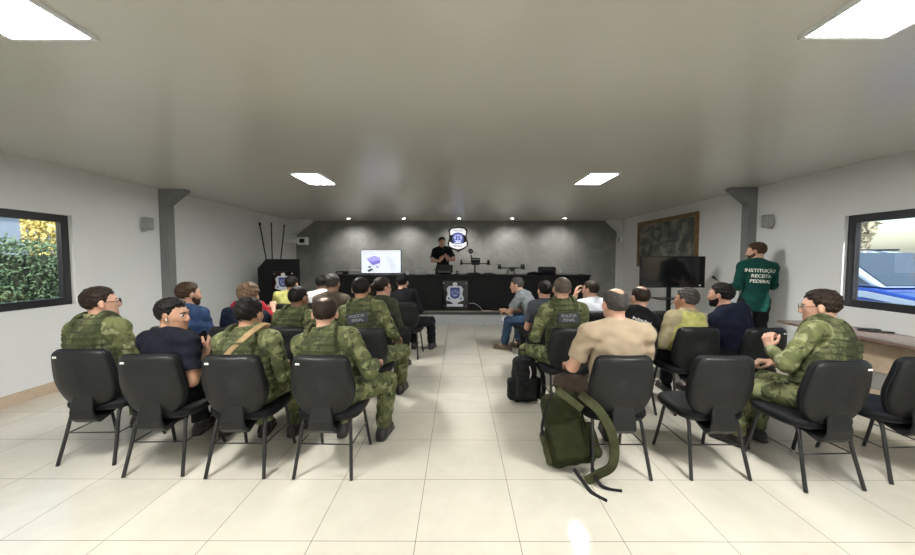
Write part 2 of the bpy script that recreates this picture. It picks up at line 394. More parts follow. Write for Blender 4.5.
# ------------------------------------------------------------------ people
def person(label, loc, rz=0, top=None, headpx=None, seated=True, pitch=3, twist=0, yaw=0, nod=0, tilt=0, sw=.175, fat=1.0,
           shirt='navy', sleeve='short', pants='tblack', shoe=m_boot, skin_='tanned', hair='black', style='short',
           vest=False, hivis=None, hands=None, palms=None, curl=.45, feet=None, poles=None, knees=None, beard=None, glasses=False,
           face=True, strap=False, patch=None, backtext=None, h=.0062, pony=False, airpod=False, fold=.003, pelvis_y=-.055, knee_d=(.42, .41), cap_=False, group=None, stand=.93):
    root = thing('person', label, 'person', loc, rz, group)
    # fit the height and the sideways lean of the spine to where the head is
    zp = .545 if seated else stand
    C0 = A((0, pelvis_y if seated else 0, zp)); pr = R_(pitch); tl = 1.0
    roll = 0
    if headpx is not None:
        hw = at(headpx[0], headpx[1], loc[1] + .0)
        dl = Rz(-rz) @ A((hw.x - loc[0], 0, 0)); hz = hw.z - loc[2]
        roll = math.asin(max(-.4, min(.4, float(dl[0]) / .62)))
        tl = (hz - .121 - .078 - .055 - zp) / (.5 * math.cos(pr) * math.cos(roll))
        tl = max(.84, min(1.12, tl))
    R = Rz(R_(twist)) @ Ry(roll) @ Rx(-pr)
    T = lambda q: C0 + R @ A(q)
    neckb = T((0, 0.0, .50 * tl))
    hp = neckb + A((0, .022, .055)) + (R @ A((0, 0, 1)) - A((0, 0, 1))) * .05
    Rh = Rz(R_(yaw)) @ Ry(R_(tilt)) @ Rx(-R_(nod))
    HS = 1.07
    HC = hp + Rh @ A((0, .012, .078))
    Rh_ = Rh
    W = .145 * tl
    sh = {s: T((s * sw, -.005, .425 * tl)) for s in (-1, 1)}
    if hands is None: hands = {-1: (-.12, .24, .655), 1: (.12, .24, .655)} if seated else {-1: (-.2, .1, .8), 1: (.2, .1, .8)}
    if poles is None: poles = {-1: (-.45, -.6, -.7), 1: (.45, -.6, -.7)}
    el, wr = {}, {}
    for s in (-1, 1): el[s], wr[s] = ik(sh[s], hands[s], .285, .25, poles[s])
    hip = {s: C0 + Rz(R_(twist * .3)) @ A((s * .092, .01, -.01)) for s in (-1, 1)}
    if feet is None: feet = {-1: (-.13, .40, .10), 1: (.13, .40, .10)} if seated else {-1: (-.11, .0, .10), 1: (.11, .03, .10)}
    if knees is None: knees = {-1: (-.25, .8, .9), 1: (.25, .8, .9)}
    kn, an = {}, {}
    for s in (-1, 1): kn[s], an[s] = ik(hip[s], feet[s], knee_d[0], knee_d[1], knees[s])

    def torso(p, g=0.0, fl=1.0):
        q = (p - C0) @ R
        z = tl
        d = ell(q, (0, .0, .0), (.168 * fat, .122 * fat, .125))
        d = sm(d, ell(q, (0, .012 * fat, .17 * z), (.148 * fat, .118 * fat, .17 * z)), .07)
        d = sm(d, ell(q, (0, -.005, .335 * z), (.162 * fat ** .5, .117 * fat ** .5, .165 * z)), .06)
        for s in (-1, 1):
            d = sm(d, cap(q, (s * .03, -.012, .485 * z), (s * (sw - .015), -.008, .432 * z), .052, .06), .05)
        return d - g
    def arm(p, s, g=0.0, k=.02, loose=0.0):
        d = cap(p, sh[s], el[s], .053, .043)
        d = sm(d, cap(p, el[s], wr[s], .043, .028), .015)
        return d - g
    def leg(p, s, g=0.0):
        d = cap(p, hip[s], kn[s], .088, .060)
        return sm(d, cap(p, kn[s], an[s], .060, .038), .02) - g
    # the hands
    hp_ = []; hcs = {}
    for s in (-1, 1):
        fdir = unit(wr[s] - el[s]); n = A((palms or {}).get(s, (0, .15, -1)))
        if palms and (s, 'dir') in palms: fdir = unit(palms[(s, 'dir')])
        n = unit(n - fdir * float(n @ fdir)); l = np.cross(fdir, n) * s
        # thumb on the inner side for palms down
        w = wr[s]; hcs[s] = w + fdir * .08
        P = [(w - fdir * .02, w + fdir * .03, .027, .024)]
        for i, (o_, ln_) in enumerate(((.030, .93), (.010, 1.04), (-.011, 1.0), (-.031, .8))):
            kb = w + fdir * .088 + l * o_
            P.append((w + fdir * .02 + l * o_ * .6, kb, .015, .0125))
            a_ = 0.0; q0 = kb
            for sl, cr, rr in ((.044, .5, .0098), (.027, .9, .0088), (.021, .7, .0078)):
                a_ += curl * cr * 1.5
                q1 = q0 + (fdir * math.cos(a_) + n * math.sin(a_)) * sl * ln_
                P.append((q0, q1, rr, rr * .93)); q0 = q1
        t0 = w + fdir * .028 + l * .022; t1 = t0 + unit(l * .75 + fdir * .6 + n * .35) * .042
        t2 = t1 + unit(l * .25 + fdir * .9 + n * .45) * .032; t3 = t2 + unit(fdir + n * .6) * .022
        P += [(t0, t1, .016, .012), (t1, t2, .0115, .010), (t2, t3, .010, .008)]
        hp_.append((s, P))
    def handf(p, d):
        for s, P in hp_:
            mk = ln(p - hcs[s]) < .17
            if mk.any():
                pp = p[mk]; dd = d[mk]
                e = cap(pp, *P[0])
                for x in P[1:]: e = sm(e, cap(pp, *x), .005)
                d[mk] = sm(dd, e, .012)
        return d
    def headf(p):
        q = (p - HC) @ Rh / HS
        d = ell(q, (0, -.014, .026), (.076, .097, .087))
        d = sm(d, ell(q, (0, .026, -.03), (.060, .066, .080)), .03)
        d = sm(d, ell(q, (0, .030, -.072), (.047, .052, .036)), .025)
        d = sm(d, cap(q, (0, .074, -.094), (0, .070, -.096), .017, .017), .02)
        for s in (-1, 1):
            d = sm(d, cap(q, (s * .040, .058, -.018), (s * .030, .070, -.03), .018, .012), .02)
            d = -sm(-d, cap(q, (s * .031, .103, .004), (s * .031, .104, .003), .016, .016), .012)
            e = ell(q, (s * .079, -.006, -.006), (.010, .019, .031), Rz(s * -.35))
            d = sm(d, e, .006)
        d = sm(d, cap(q, (-.032, .082, .024), (.032, .082, .024), .009, .009), .015)
        d = sm(d, cap(q, (0, .090, .006), (0, .102, -.028), .008, .0125), .010)
        for s in (-1, 1): d = sm(d, cap(q, (s * .010, .100, -.034), (s * .011, .098, -.034), .0085, .0085), .006)
        d = sm(d, cap(q, (-.020, .082, -.058), (.020, .082, -.058), .0065, .0065), .007)
        d = sm(d, cap(q, (-.017, .080, -.070), (.017, .080, -.070), .0070, .0070), .007)
        return d
    headb = HC + Rh @ A((0, -.028, -.055))
    def body(p):
        d = torso(p)
        for s in (-1, 1):
            d = sm(d, arm(p, s), .025); d = sm(d, leg(p, s), .03)
            tv = Rz(R_(s * -8)) @ A((0, 1, 0))
            d = sm(d, cap(p, an[s] + A((0, 0, -.03)), an[s] + A((0, 0, -.055)) + tv * .15, .034, .022), .02)
        nk = cap(p, neckb - A((0, 0, .03)), headb, .062, .054)
        d = sm(d, nk, .03)
        mk = ln(p - HC) < .22
        if mk.any(): d[mk] = sm(d[mk], headf(p[mk]), .02)
        return handf(p, d)
    J = np.array([C0, HC] + list(el.values()) + list(wr.values()) + list(kn.values()) + list(an.values()) + list(sh.values()) + list(hcs.values()) + [a + A((0, .17, 0)) for a in an.values()])
    lo, hi = J.min(0) - .2, J.max(0) + .2; lo[2] = max(lo[2], -.02)
    bo = surf(body, lo, hi, h, 'body', SK[skin_], root)
    # trousers and shoes
    bow = {s: .75 for s in (-1, 1)}
    def trousers(p):
        q = (p - C0) @ R
        d = ell(q, (0, 0, 0), (.168 * fat, .122 * fat, .125)) - .012
        d = sm(d, np.maximum(ell(q, (0, .012, .15 * tl), (.148 * fat, .118 * fat, .17)) - .006, q[:, 2] - .12), .05)
        for s in (-1, 1):
            e = cap(p, hip[s], kn[s], .088, .064) - .014
            e = sm(e, cap(p, kn[s], an[s], .062, .050) - .016, .02)
            u = unit(an[s] - kn[s]); e = np.maximum(e, (p - (an[s] - u * .015)) @ u)
            d = sm(d, e, .035)
        return d + folds(p, fold * 1.3)
    L2 = np.array([C0, *hip.values(), *kn.values(), *an.values()]); surf(trousers, L2.min(0) - .24, L2.max(0) + .24, h * 1.15, 'trousers', CL[pants], root)
    for s in (-1, 1):
        fd = Rz(R_(s * -8)) @ A((0, 1, 0)); a0 = an[s].copy()
        flat = unit(A(((an[s] - kn[s])[0], (an[s] - kn[s])[1], 0)))
        def shoef(p, a0=a0, fd=fd, s=s):
            hl = a0 * A((1, 1, 0)) + A((0, 0, .042))
            d = cap(p, hl - fd * .045, hl + fd * .155, .043, .036)
            d = sm(d, cap(p, hl - fd * .02, a0 + A((0, 0, .04)), .044, .050), .04)
            d = np.maximum(d, -p[:, 2] + .002)
            d2 = cap(p * A((1, 1, 3)), (hl - fd * .05) * A((1, 1, 0)) + A((0, 0, .033)), (hl + fd * .165) * A((1, 1, 0)) + A((0, 0, .033)), .046, .042)
            return np.minimum(d, np.maximum(d2 * .4, -p[:, 2] + .001))
        hl = a0 * A((1, 1, 0))
        surf(shoef, hl + A((-.2, -.2, -.02)) , hl + A((.2, .24, 0)) + A((0, 0, a0[2] + .12)), h, 'boot' if shoe is m_boot else 'shoe', shoe, root)
    # shirt
    cutat = {'short': .72, 'long': None}[sleeve]
    sg = .013 if not vest else .014
    loose = .016 if sleeve == 'long' else .02
    def shirtf(p):
        q = (p - C0) @ R
        d = torso(p, sg)
        d = np.maximum(d, -(q[:, 2] + (.055 if sleeve == 'short' or not vest else .02)))
        if not seated:
            d = np.maximum(sm(torso(p, sg), ell(q, (0, 0, -.03), (.178, .135, .26)), .03), -(q[:, 2] + .13))
        for s in (-1, 1):
            if sleeve == 'short':
                u = unit(el[s] - sh[s]); e = cap(p, sh[s], el[s], .060, .060 + .004) - loose * .45
                e = np.maximum(e, (p - (sh[s] + (el[s] - sh[s]) * cutat)) @ u)
            else:
                e = cap(p, sh[s], el[s], .058, .050) - loose * .6
                e = sm(e, cap(p, el[s], wr[s], .048, .034) - loose * .6, .02)
                u = unit(wr[s] - el[s]); e = np.maximum(e, (p - (wr[s] - u * .012)) @ u)
            d = sm(d, e, .035)
        if sleeve == 'long' and shirt in ('camo', 'camo2', 'khaki'):
            nb = (p - (neckb + A((0, -.006, .012)))) @ R
            rad = np.sqrt(nb[:, 0] ** 2 + nb[:, 1] ** 2)
            d = sm(d, np.maximum(np.abs(rad - .070) - .009, np.abs(nb[:, 2] - .008) - .034), .012)
        return d + folds(p, fold)
    L3 = np.array([C0, neckb, *sh.values(), *el.values()] + ([*wr.values()] if sleeve == 'long' else [])) 
    surf(shirtf, L3.min(0) - .22, L3.max(0) + .16, h, 'shirt', CL[shirt], root)
    # vests, straps
    def clipt(q, zlo, zhi):
        lim = np.interp(q[:, 2] / tl, [.0, .25, .36, .42, .5], [.22, .2, .15, .125, .12]).astype(np.float32)
        d = np.maximum(np.abs(q[:, 0]) - lim, q[:, 2] - zhi * tl); d = np.maximum(d, zlo - q[:, 2])
        hole = np.sqrt(q[:, 0] ** 2 + (q[:, 1] - .02) ** 2) - .088
        return np.maximum(d, np.where(q[:, 2] > .40 * tl, -hole, -1))
    if vest:
        def vestf(p):
            q = (p - C0) @ R
            d = torso(p, .036)
            # stiff plate pocket on the back and pouches at the sides
            d = sm(d, np.maximum(np.maximum(np.abs(q[:, 0]) - .125, np.abs(q[:, 2] - .30 * tl) - .115), np.abs(q[:, 1] + .115) - .05), .02)
            z = (q[:, 2] % .048) / .048
            d = d + np.where((z < .28) & (q[:, 2] < .40 * tl), .004, 0).astype(np.float32)
            return np.maximum(d, clipt(q, .06, .525))
        surf(vestf, T((0, 0, .3)) - A((.3, .3, .32)), T((0, 0, .3)) + A((.3, .3, .32)), h, 'vest', m_vest, root)
        for s in (-1, 1):
            def strapsf(p, s=s):
                q = (p - C0) @ R
                d = np.maximum(torso(p, .047), np.abs(q[:, 0] - s * .098) - .021)
                return np.maximum(d, .40 * tl - q[:, 2])
            surf(strapsf, T((0, 0, .45)) - A((.22, .22, .2)), T((0, 0, .45)) + A((.22, .22, .2)), h, 'shoulder_pad', m_vest, root)
        def carry(p):
            q = (p - C0) @ R
            d = np.maximum(torso(p, .050), np.abs(q[:, 2] - .415 * tl) - .009)
            return np.maximum(np.maximum(d, np.abs(q[:, 0]) - .055), q[:, 1])
        surf(carry, T((0, -.1, .40)) - A((.12, .16, .1)), T((0, -.1, .40)) + A((.12, .16, .1)), h * .8, 'drag_handle', CL['olive'], root)
    if hivis:
        def hv(p):
            q = (p - C0) @ R
            return np.maximum(torso(p, .022) + folds(p, fold), np.maximum(clipt(q, .02, .52), -1)) 
        surf(hv, T((0, 0, .3)) - A((.3, .3, .36)), T((0, 0, .3)) + A((.3, .3, .36)), h, 'reflective_vest', CL[hivis], root)
    if strap:
        nx = unit((.62, 0, .78))
        def sf(p):
            q = (p - C0) @ R
            d = np.maximum(torso(p, .054), np.abs((q - A((-.02, 0, .38 * tl))) @ unit((-.70, 0, .71))) - .021)
            return np.maximum(d, np.maximum(-q[:, 1] * 0 + q[:, 1] - .05, .12 - q[:, 2]))
        surf(sf, T((0, 0, .3)) - A((.3, .3, .25)), T((0, 0, .3)) + A((.3, .3, .25)), h, 'sling_strap', CL['strap'], root)
    M4 = Matrix.Translation([float(x) for x in C0]) @ Matrix([[float(x) for x in r] for r in R]).to_4x4()
    if patch:
        yb = -.172
        pb = MB(); pb.box((-.100, yb - .004, .325 * tl), (.100, yb + .02, .415 * tl), M4); po = pb.build('name_panel', CL['dgrey'], root, bevel=.003)
        for i, tx in enumerate(patch):
            text('lettering', tx, .040, MATS['grey plastic'], M4 @ face_cam(0, yb - .005, .390 * tl - i * .040), po, .001, 1.0)
    if backtext:
        txt, size, zz, yb, mm = backtext
        for i, tx in enumerate(txt):
            t_ = text('printed_lettering', tx, size, mm, M4 @ face_cam(0, 0, 0), root, .0008, 1.0, .0012)
            me = t_.data; co = np.empty(len(me.vertices) * 3, np.float32); me.vertices.foreach_get('co', co); co = co.reshape(-1, 3)
            q = (co - C0) @ R; yy0 = q[:, 1].copy(); q[:, 2] += (zz - i * size * 1.05) * tl
            # push the letters on to the cloth
            o_ = np.full(len(q), -.30, np.float32)
            for _ in range(60):
                pw = (C0 + np.stack([q[:, 0], o_, q[:, 2]], 1) @ R.T).astype(np.float32)
                o_ = o_ + np.clip(shirtf(pw) * .8, -.02, .02)
            q[:, 1] = o_ - .003 + yy0 * .6
            me.vertices.foreach_set('co', (C0 + q @ R.T).astype(np.float32).ravel()); me.update()
    # hair
    if style != 'none':
        zl_y = {'short': ([-.12, -.085, -.03, -.012, .02, .035, .06, .085], [-.050, -.060, -.045, .000, -.005, .035, .050, .058])}.get(style,
               ([-.12, -.085, -.03, -.012, .02, .035, .06, .085], [-.050, -.060, -.045, .000, -.005, .035, .050, .058]))
        th = {'short': .011, 'crop': .006, 'curly': .020, 'bald': .005, 'thin': .006, 'long': .018, 'buzz': .0035}[style]
        amp = {'curly': .006, 'short': .0035, 'long': .003}.get(style, .0012)
        def hairf(p):
            q = (p - HC) @ Rh / HS
            d = ell(q, (0, -.014, .026), (.076, .097, .087)) - .0
            d = sm(d, ell(q, (0, .010, -.02), (.058, .055, .070)), .03)
            topk = np.clip((q[:, 2] - .0) / .09, 0, 1)
            zl = np.interp(q[:, 1], *zl_y).astype(np.float32)
            tp = np.clip((q[:, 2] - zl) / .045, 0, 1)
            if style == 'bald': tp = tp * np.clip(ell(q, (0, -.008, .124), (.036, .096, .058)) / .014, 0, 1)
            if style == 'thin': tp = tp * np.clip(.50 + ell(q, (0, -.045, .118), (.034, .050, .035)) / .03, 0, 1)
            d = d + .003 - (th * (.5 + .75 * topk) + .004) * tp
            d = d + amp * (np.sin(q[:, 0] * 130 + 5 * np.sin(q[:, 1] * 60)) * np.sin(q[:, 1] * 110 + 4 * np.sin(q[:, 2] * 70)) + .6 * np.sin(q[:, 2] * 160 + q[:, 0] * 90))
            d = np.maximum(d, (zl - q[:, 2]) * .8)
            if pony: d = sm(d, cap(q, (0, -.10, .03), (0, -.135, .02), .026, .03), .02); d = sm(d, cap(q, (0, -.135, .02), (0, -.145, -.10), .032, .018), .02)
            return d
        surf(hairf, HC - A((.19, .19, .19)), HC + A((.19, .19, .19)), h * .85, 'hair', HR[hair], root)
    if beard:
        def bf(p):
            q = (p - HC) @ Rh / HS
            d = headf(p) - .0018
            zl = np.interp(q[:, 1], [-.01, .03, .06, .085, .12], [-.01, -.035, -.048, -.040, -.040]).astype(np.float32)
            d = np.maximum(d, q[:, 2] - zl); d = np.maximum(d, -q[:, 1] - .005)
            return np.maximum(d, -(cap(q, (-.017, .09, -.064), (.017, .09, -.064), .009, .009)))
        surf(bf, HC - A((.15, .15, .15)), HC + A((.15, .15, .12)), h * .7, 'beard', HR[beard], root)
    H4 = Matrix.Translation([float(x) for x in HC]) @ Matrix([[float(x) for x in r] for r in Rh]).to_4x4() @ Matrix.Scale(HS, 4)
    if face:
        for s in (-1, 1):
            eb = MB(); eb.lathe([(.0001, -.0125), (.007, -.010), (.011, -.006), (.0125, 0), (.011, .006), (.007, .010), (.0001, .0125)], n=16, M=H4 @ Matrix.Translation((s * .031, .0765, .003)) @ Matrix.Rotation(-PI / 2, 4, 'X'))
            e = eb.build('eye', [m_eye, m_iris], root, True)
            for pl in e.data.polygons:
                c = H4.inverted() @ pl.center
                if c.y > .0865: pl.material_index = 1
            bw = MB(); bw.tube([H4 @ Vector((s * x, y, z)) for x, y, z in ((.014, .0915, .021), (.026, .0915, .025), (.040, .083, .022), (.047, .074, .017))], [.0028, .004, .0035, .002], 8)
            bw.build('eyebrow', HR['black' if hair in ('stubble', 'grey') else hair], root, True)
        mo = MB(); mo.tube([H4 @ Vector(p) for p in ((-.021, .083, -.064), (-.01, .0885, -.064), (0, .0895, -.0635), (.01, .0885, -.064), (.021, .083, -.064))], [.0012, .003, .0032, .003, .0012], 8)
        mo.build('mouth', MATS['lip'], root, True)
    if glasses:
        gb = MB()
        for s in (-1, 1):
            gb.tube([H4 @ Vector((s * .034 + .025 * math.cos(a), .106 - .1 * (s * .034 + .025 * math.cos(a)) ** 2 * 25 * .06, .002 + .018 * math.sin(a))) for a in [i * 2 * PI / 14 for i in range(15)]], .0025, 6)
            gb.tube([H4 @ Vector((s * x, y, z)) for x, y, z in ((.058, .100, .006), (.076, .07, .006), (.084, 0, .010), (.082, -.02, -.002))], .0026, 6)
        gb.tube([H4 @ Vector((-.010, .108, .006)), H4 @ Vector((.010, .108, .006))], .0024, 6)
        gb.build('glasses', MATS['lens black'], root, True)
    if airpod:
        ab = MB(); s = 1; ab.tube([H4 @ Vector((.086, .008, -.012)), H4 @ Vector((.088, .012, -.03))], .0045, 8); ab.build('earbud', m_white, root, True)
    if cap_:
        def cf(p):
            q = (p - HC) @ Rh / HS
            d = ell(q, (0, -.012, .03), (.088, .108, .094))
            d = np.maximum(d, .03 - q[:, 2])
            return sm(d, np.maximum(ell(q, (0, .12, .045), (.06, .07, .012)), -q[:, 1]), .01)
        surf(cf, HC - A((.2,) * 3), HC + A((.2,) * 3), h, 'cap', CL['black'], root)
    return dict(root=root, HC=HC, R=R, T=T, wr=wr, el=el, sh=sh, M4=M4, tl=tl, hcs=hcs)
mat('lip', (.33, .12, .10), .45); mat('lens black', (.01, .01, .01), .2)
# ================================================================== the room
WL, WR, YB, ZC, YF = -4.63, 4.50, 10.62, 2.595, -3.2
T_ = .12
def wall_x(name, x0, x1, win):
    """side wall with a window hole win = (y0, y1, z0, z1)"""
    y0, y1, z0, z1 = win; b = MB()
    b.box((x0, YF, 0), (x1, y0, ZC)); b.box((x0, y1, 0), (x1, YB, ZC))
    b.box((x0, y0, 0), (x1, y1, z0)); b.box((x0, y0, z1), (x1, y1, ZC))
    return struct(b.build(name, m_wall))
WINL = (2.2, 4.47, .975, 2.035); WINR = (2.0, 4.38, .965, 2.02)
wall_x('wall_left', WL - T_, WL, WINL); wall_x('wall_right', WR, WR + T_, WINR)
b = MB(); b.box((WL - T_, YF - .05, -.1), (WR + T_, YB + T_, 0)); struct(b.build('floor', m_floor))
b = MB(); b.box((WL - T_, YF - .05, ZC), (WR + T_, YB + T_, ZC + .1)); struct(b.build('ceiling', m_ceil))
b = MB(); b.box((WL - T_, YB, 0), (WR + T_, YB + T_, ZC)); struct(b.build('wall_back', m_cem))
b = MB(); b.box((WL - T_, YF - .05, 0), (WR + T_, YF, ZC)); struct(b.build('wall_front', m_wall))
for nm, x0, x1 in (('baseboard_left', WL, WL + .015), ('baseboard_right', WR - .015, WR)):
    b = MB(); b.box((x0, YF, 0), (x1, 8.46, .12)); struct(b.build(nm, m_base))
# windows: dark frame set a little into the opening, one fixed pane and a sliding leaf
for n_, (x, sgn, w) in enumerate(((WL, -1, WINL), (WR, 1, WINR))):
    y0, y1, z0, z1 = w; xa, xb = sorted((x + sgn * .05, x + sgn * .11))
    b = MB(); fw = .085
    b.box((xa, y0, z0), (xb, y1, z0 + fw)).box((xa, y0, z1 - fw), (xb, y1, z1)).box((xa, y0, z0 + fw), (xb, y0 + fw, z1 - fw)).box((xa, y1 - fw, z0 + fw), (xb, y1, z1 - fw))
    b.box((xa, (y0 + y1) / 2 - .03, z0 + fw), (xb, (y0 + y1) / 2 + .03, z1 - fw))
    wn_ = struct(b.build('window_%d' % (n_ + 1), m_frame))
    b = MB(); xm = (xa + xb) / 2; fw -= .012
    b.box((xm, y1 - fw - .012, z0 + fw), (xm + .006, y1 - fw, z1 - fw)); b.box((xm, y0 + fw, z1 - fw - .010), (xm + .008, y1 - fw, z1 - fw)); b.box((xm, y0 + fw, z0 + fw), (xm + .008, y1 - fw, z0 + fw + .010))
    b.build('inner_bead', m_alu, wn_)
    b = MB(); b.box((xm - .004, y0 + fw, z0 + fw), (xm - .001, y1 - fw, z1 - fw)); b.build('window_pane', m_glass, wn_)
# columns with a haunch under the ceiling
for nm, x, s, y, wd, hn in (('trim_1', WL, 1, 5.77, .135, .40), ('trim_2', WR, -1, 5.66, .13, .39)):
    b = MB(); e = .002
    b.prism([(x + s * e, 0.0), (x + s * wd, 0.0), (x + s * wd, ZC - .24), (x + s * hn, ZC - .035), (x + s * hn, ZC), (x + s * e, ZC)], y, y + .14)
    o = struct(b.build(nm, m_col))
for nm, x, s in (('trim_3', WL, 1), ('trim_4', WR, -1)):
    b = MB(); k = .50 if s > 0 else .34
    b.prism([(x, ZC), (x, ZC - .72), (x + s * .02, ZC - .40 + (.0 if s > 0 else .08)), (x + s * k, ZC - .03), (x + s * k, ZC)], YB - .38, YB)
    if s < 0: b.box((x - .03, YB - .38, 0), (x, YB, ZC - .5))
    struct(b.build(nm, m_wall))
# platform
PY, PZ = 8.46, .298
b = MB(); b.box((WL, PY, 0), (WR, YB, PZ - .045)); struct(b.build('trim_5', m_plat))
b = MB(); b.box((WL, PY - .03, PZ - .045), (WR, PY + .02, PZ)); struct(b.build('trim_6', m_lip))
b = MB(); b.box((WL, PY + .02, PZ - .045), (WR, YB, PZ)); struct(b.build('trim_7', m_plattop))

# ceiling panels and spots
m_emit = mat('led diffuser', (.9, .9, .9), .5, emit=(1.0, .99, .95), es=112)
def panel(x0, x1, y0, y1, label):
    t = thing('ceiling_light', label, 'ceiling light', ((x0 + x1) / 2, (y0 + y1) / 2, ZC), group=None)
    w, l = (x1 - x0) / 2, (y1 - y0) / 2
    b = MB(); f = .02
    b.box((-w - f, -l - f, -.018), (w + f, -l, 0)).box((-w - f, l, -.018), (w + f, l + f, 0)).box((-w - f, -l, -.018), (-w, l, 0)).box((w, -l, -.018), (w + f, l, 0))
    b.build('light_frame', m_white, t)
    b = MB(); b.box((-w, -l, -.012), (w, l, -.001)); b.build('diffuser', m_emit, t)
panel(-2.10, -1.76, 4.72, 5.36, 'rectangular white ceiling light ahead on the left of the hall')
panel(1.66, 2.00, 4.72, 5.36, 'rectangular white ceiling light ahead on the right of the hall')
for x0 in (-2.15, 1.66):  # unseen third row, added to brighten the hall, spaced like the other two
    panel(x0, x0 + .38, -2.35, -1.69, 'unseen ceiling light added behind the photographer for brightness, on the %s' % ('left' if x0 < 0 else 'right'))
panel(-2.15, -1.77, 1.16, 1.84, 'near ceiling light cut by the top left corner of the photo')
panel(1.66, 2.04, 1.16, 1.84, 'near ceiling light cut by the top right corner of the photo')
m_bulb = mat('spot lamp glow', (1, 1, 1), .5, emit=(1, .97, .9), es=60)
POS5 = ['leftmost', 'second from the left', 'middle', 'second from the right', 'rightmost']
for i, px in enumerate((349, 404, 459, 512, 564)):
    X = (px - VX) * 9.86 / F
    t = thing('spotlight', 'small round recessed ceiling spot, %s of the row above the cement wall' % POS5[i], 'spotlight', (X, 9.86, ZC), group=None)
    b = MB(); b.lathe([(.062, 0), (.062, -.014), (.052, -.018), (.046, -.014), (.046, 0)], n=24); b.build('trim_ring', m_white, t, True)
    b = MB(); b.lathe([(.045, -.001), (.045, -.010), (.03, -.016), (.001, -.018)], n=20); b.build('bulb', m_bulb, t, True)
    ld = bpy.data.lights.new('spot_lamp', 'SPOT'); ld.energy = 95; ld.spot_size = R_(115); ld.spot_blend = .9; ld.shadow_soft_size = .04; ld.color = (1, .96, .9)
    lo_ = link(bpy.data.objects.new('spot_lamp', ld)); lo_.parent = t; lo_.location = (0, 0, -.03); lo_.rotation_euler = (R_(28), 0, 0)

# ================================================================== chairs
def halfw(pts, n):
    """outline (upper to lower half widths) -> closed loop"""
    right = smooth_path([(x, 0, z) for x, z in pts], n)
    return [(p.x, p.z) for p in right] + [(-p.x, p.z) for p in right[::-1]]
def puffy(outline, steps, y_of, cz):
    loops = []
    for sc_, dy in steps:
        loops.append([(x * sc_, y_of(x * sc_, cz + (z - cz) * sc_) + dy, cz + (z - cz) * sc_) for x, z in outline])
    return loops
BO = [(.001, .870), (.12, .870), (.165, .862), (.190, .838), (.203, .78), (.218, .68), (.220, .61), (.200, .53), (.158, .465), (.108, .432), (.05, .424), (.001, .424)]
def make_chair():
    t = thing('chair', 'chair', 'chair')
    ol = halfw(BO, 4)
    yb = lambda x, z: -.225 - (z - .45) * .20 + 1.5 * x * x * .6 + .35 * (z - .66) ** 2
    b = MB(); b.rings(puffy(ol, [(.0, -.020), (.6, -.019), (.88, -.015), (.95, -.006), (.975, .006), (.975, .016)], yb, .665)); b.build('back_shell', m_black, t, True)
    b = MB(); b.rings(puffy(ol, [(.98, .013), (1.0, .022), (1.0, .04), (.965, .055), (.85, .064), (.5, .068), (.0, .068)], yb, .665)); b.build('backrest', m_cush, t, True)
    so = []
    for k in range(40):
        a = 2 * PI * k / 40; c, s = math.cos(a), math.sin(a)
        so.append((.235 * math.copysign(abs(c) ** .5, c) * (1 - .08 * (s < 0) * abs(s)), .02 + .225 * math.copysign(abs(s) ** .5, s)))
    def seatloops(steps):
        return [[(x * k, .02 + (y - .02) * k, z + (.012 if False else 0)) for x, y in so] for k, z in steps]
    b = MB(); b.rings(seatloops([(.96, .405), (1.0, .415), (1.0, .435), (.97, .450), (.85, .458), (.4, .455), (.01, .453)])); b.build('seat', m_cush, t, True)
    b = MB(); b.rings(seatloops([(.30, .375), (.80, .380), (.95, .392), (.985, .408)])); b.build('seat_shell', m_black, t, True)
    # wide moulded bracket between seat and back
    b = MB(); w0, w1 = .060, .075
    path = [(-.02, .372), (-.14, .345), (-.205, .325), (-.248, .36), (-.255, .41), (-.245, .46), (-.232, .52)]
    loops = []
    for i, (y, z) in enumerate(path):
        w = [.085, .10, .10, .095, .085, .08, .07][i]; nrm = [(0, -1), (0, -1), (-.3, -1), (-.9, -.5), (-1, 0), (-1, .0), (-1, .1)][i]; th = .030
        loops.append([(-w, y + nrm[0] * 0, z), (-w * .9, y + nrm[0] * th * .5, z + nrm[1] * th * .5), (w * .9, y + nrm[0] * th * .5, z + nrm[1] * th * .5), (w, y, z), (w * .9, y - nrm[0] * th * .5, z - nrm[1] * th * .5), (-w * .9, y - nrm[0] * th * .5, z - nrm[1] * th * .5)])
    b.rings(loops); b.build('back_bracket', m_black, t, bevel=.006)
    for sx in (-1, 1):
        b = MB(); b.tube(smooth_path([(sx * .155, -.02, .392), (sx * .165, -.11, .388), (sx * .172, -.150, .355), (sx * .185, -.19, .2), (sx * .202, -.245, .0)], 6), .0125, 10); b.build('leg', m_leg, t, True)
        b = MB(); b.tube(smooth_path([(sx * .155, .02, .392), (sx * .165, .12, .388), (sx * .172, .165, .355), (sx * .185, .20, .2), (sx * .200, .255, .0)], 6), .0125, 10); b.build('leg', m_leg, t, True)
        b = MB(); b.tube([(sx * .184, -.185, .215), (sx * .184, .193, .215)], .005, 8); b.build('stretcher', m_leg, t, True)
    b = MB(); b.tube([(-.183, -.185, .222), (.183, -.185, .222)], .005, 8); b.build('stretcher', m_leg, t, True)
    return t
proto = make_chair(); used = [False]
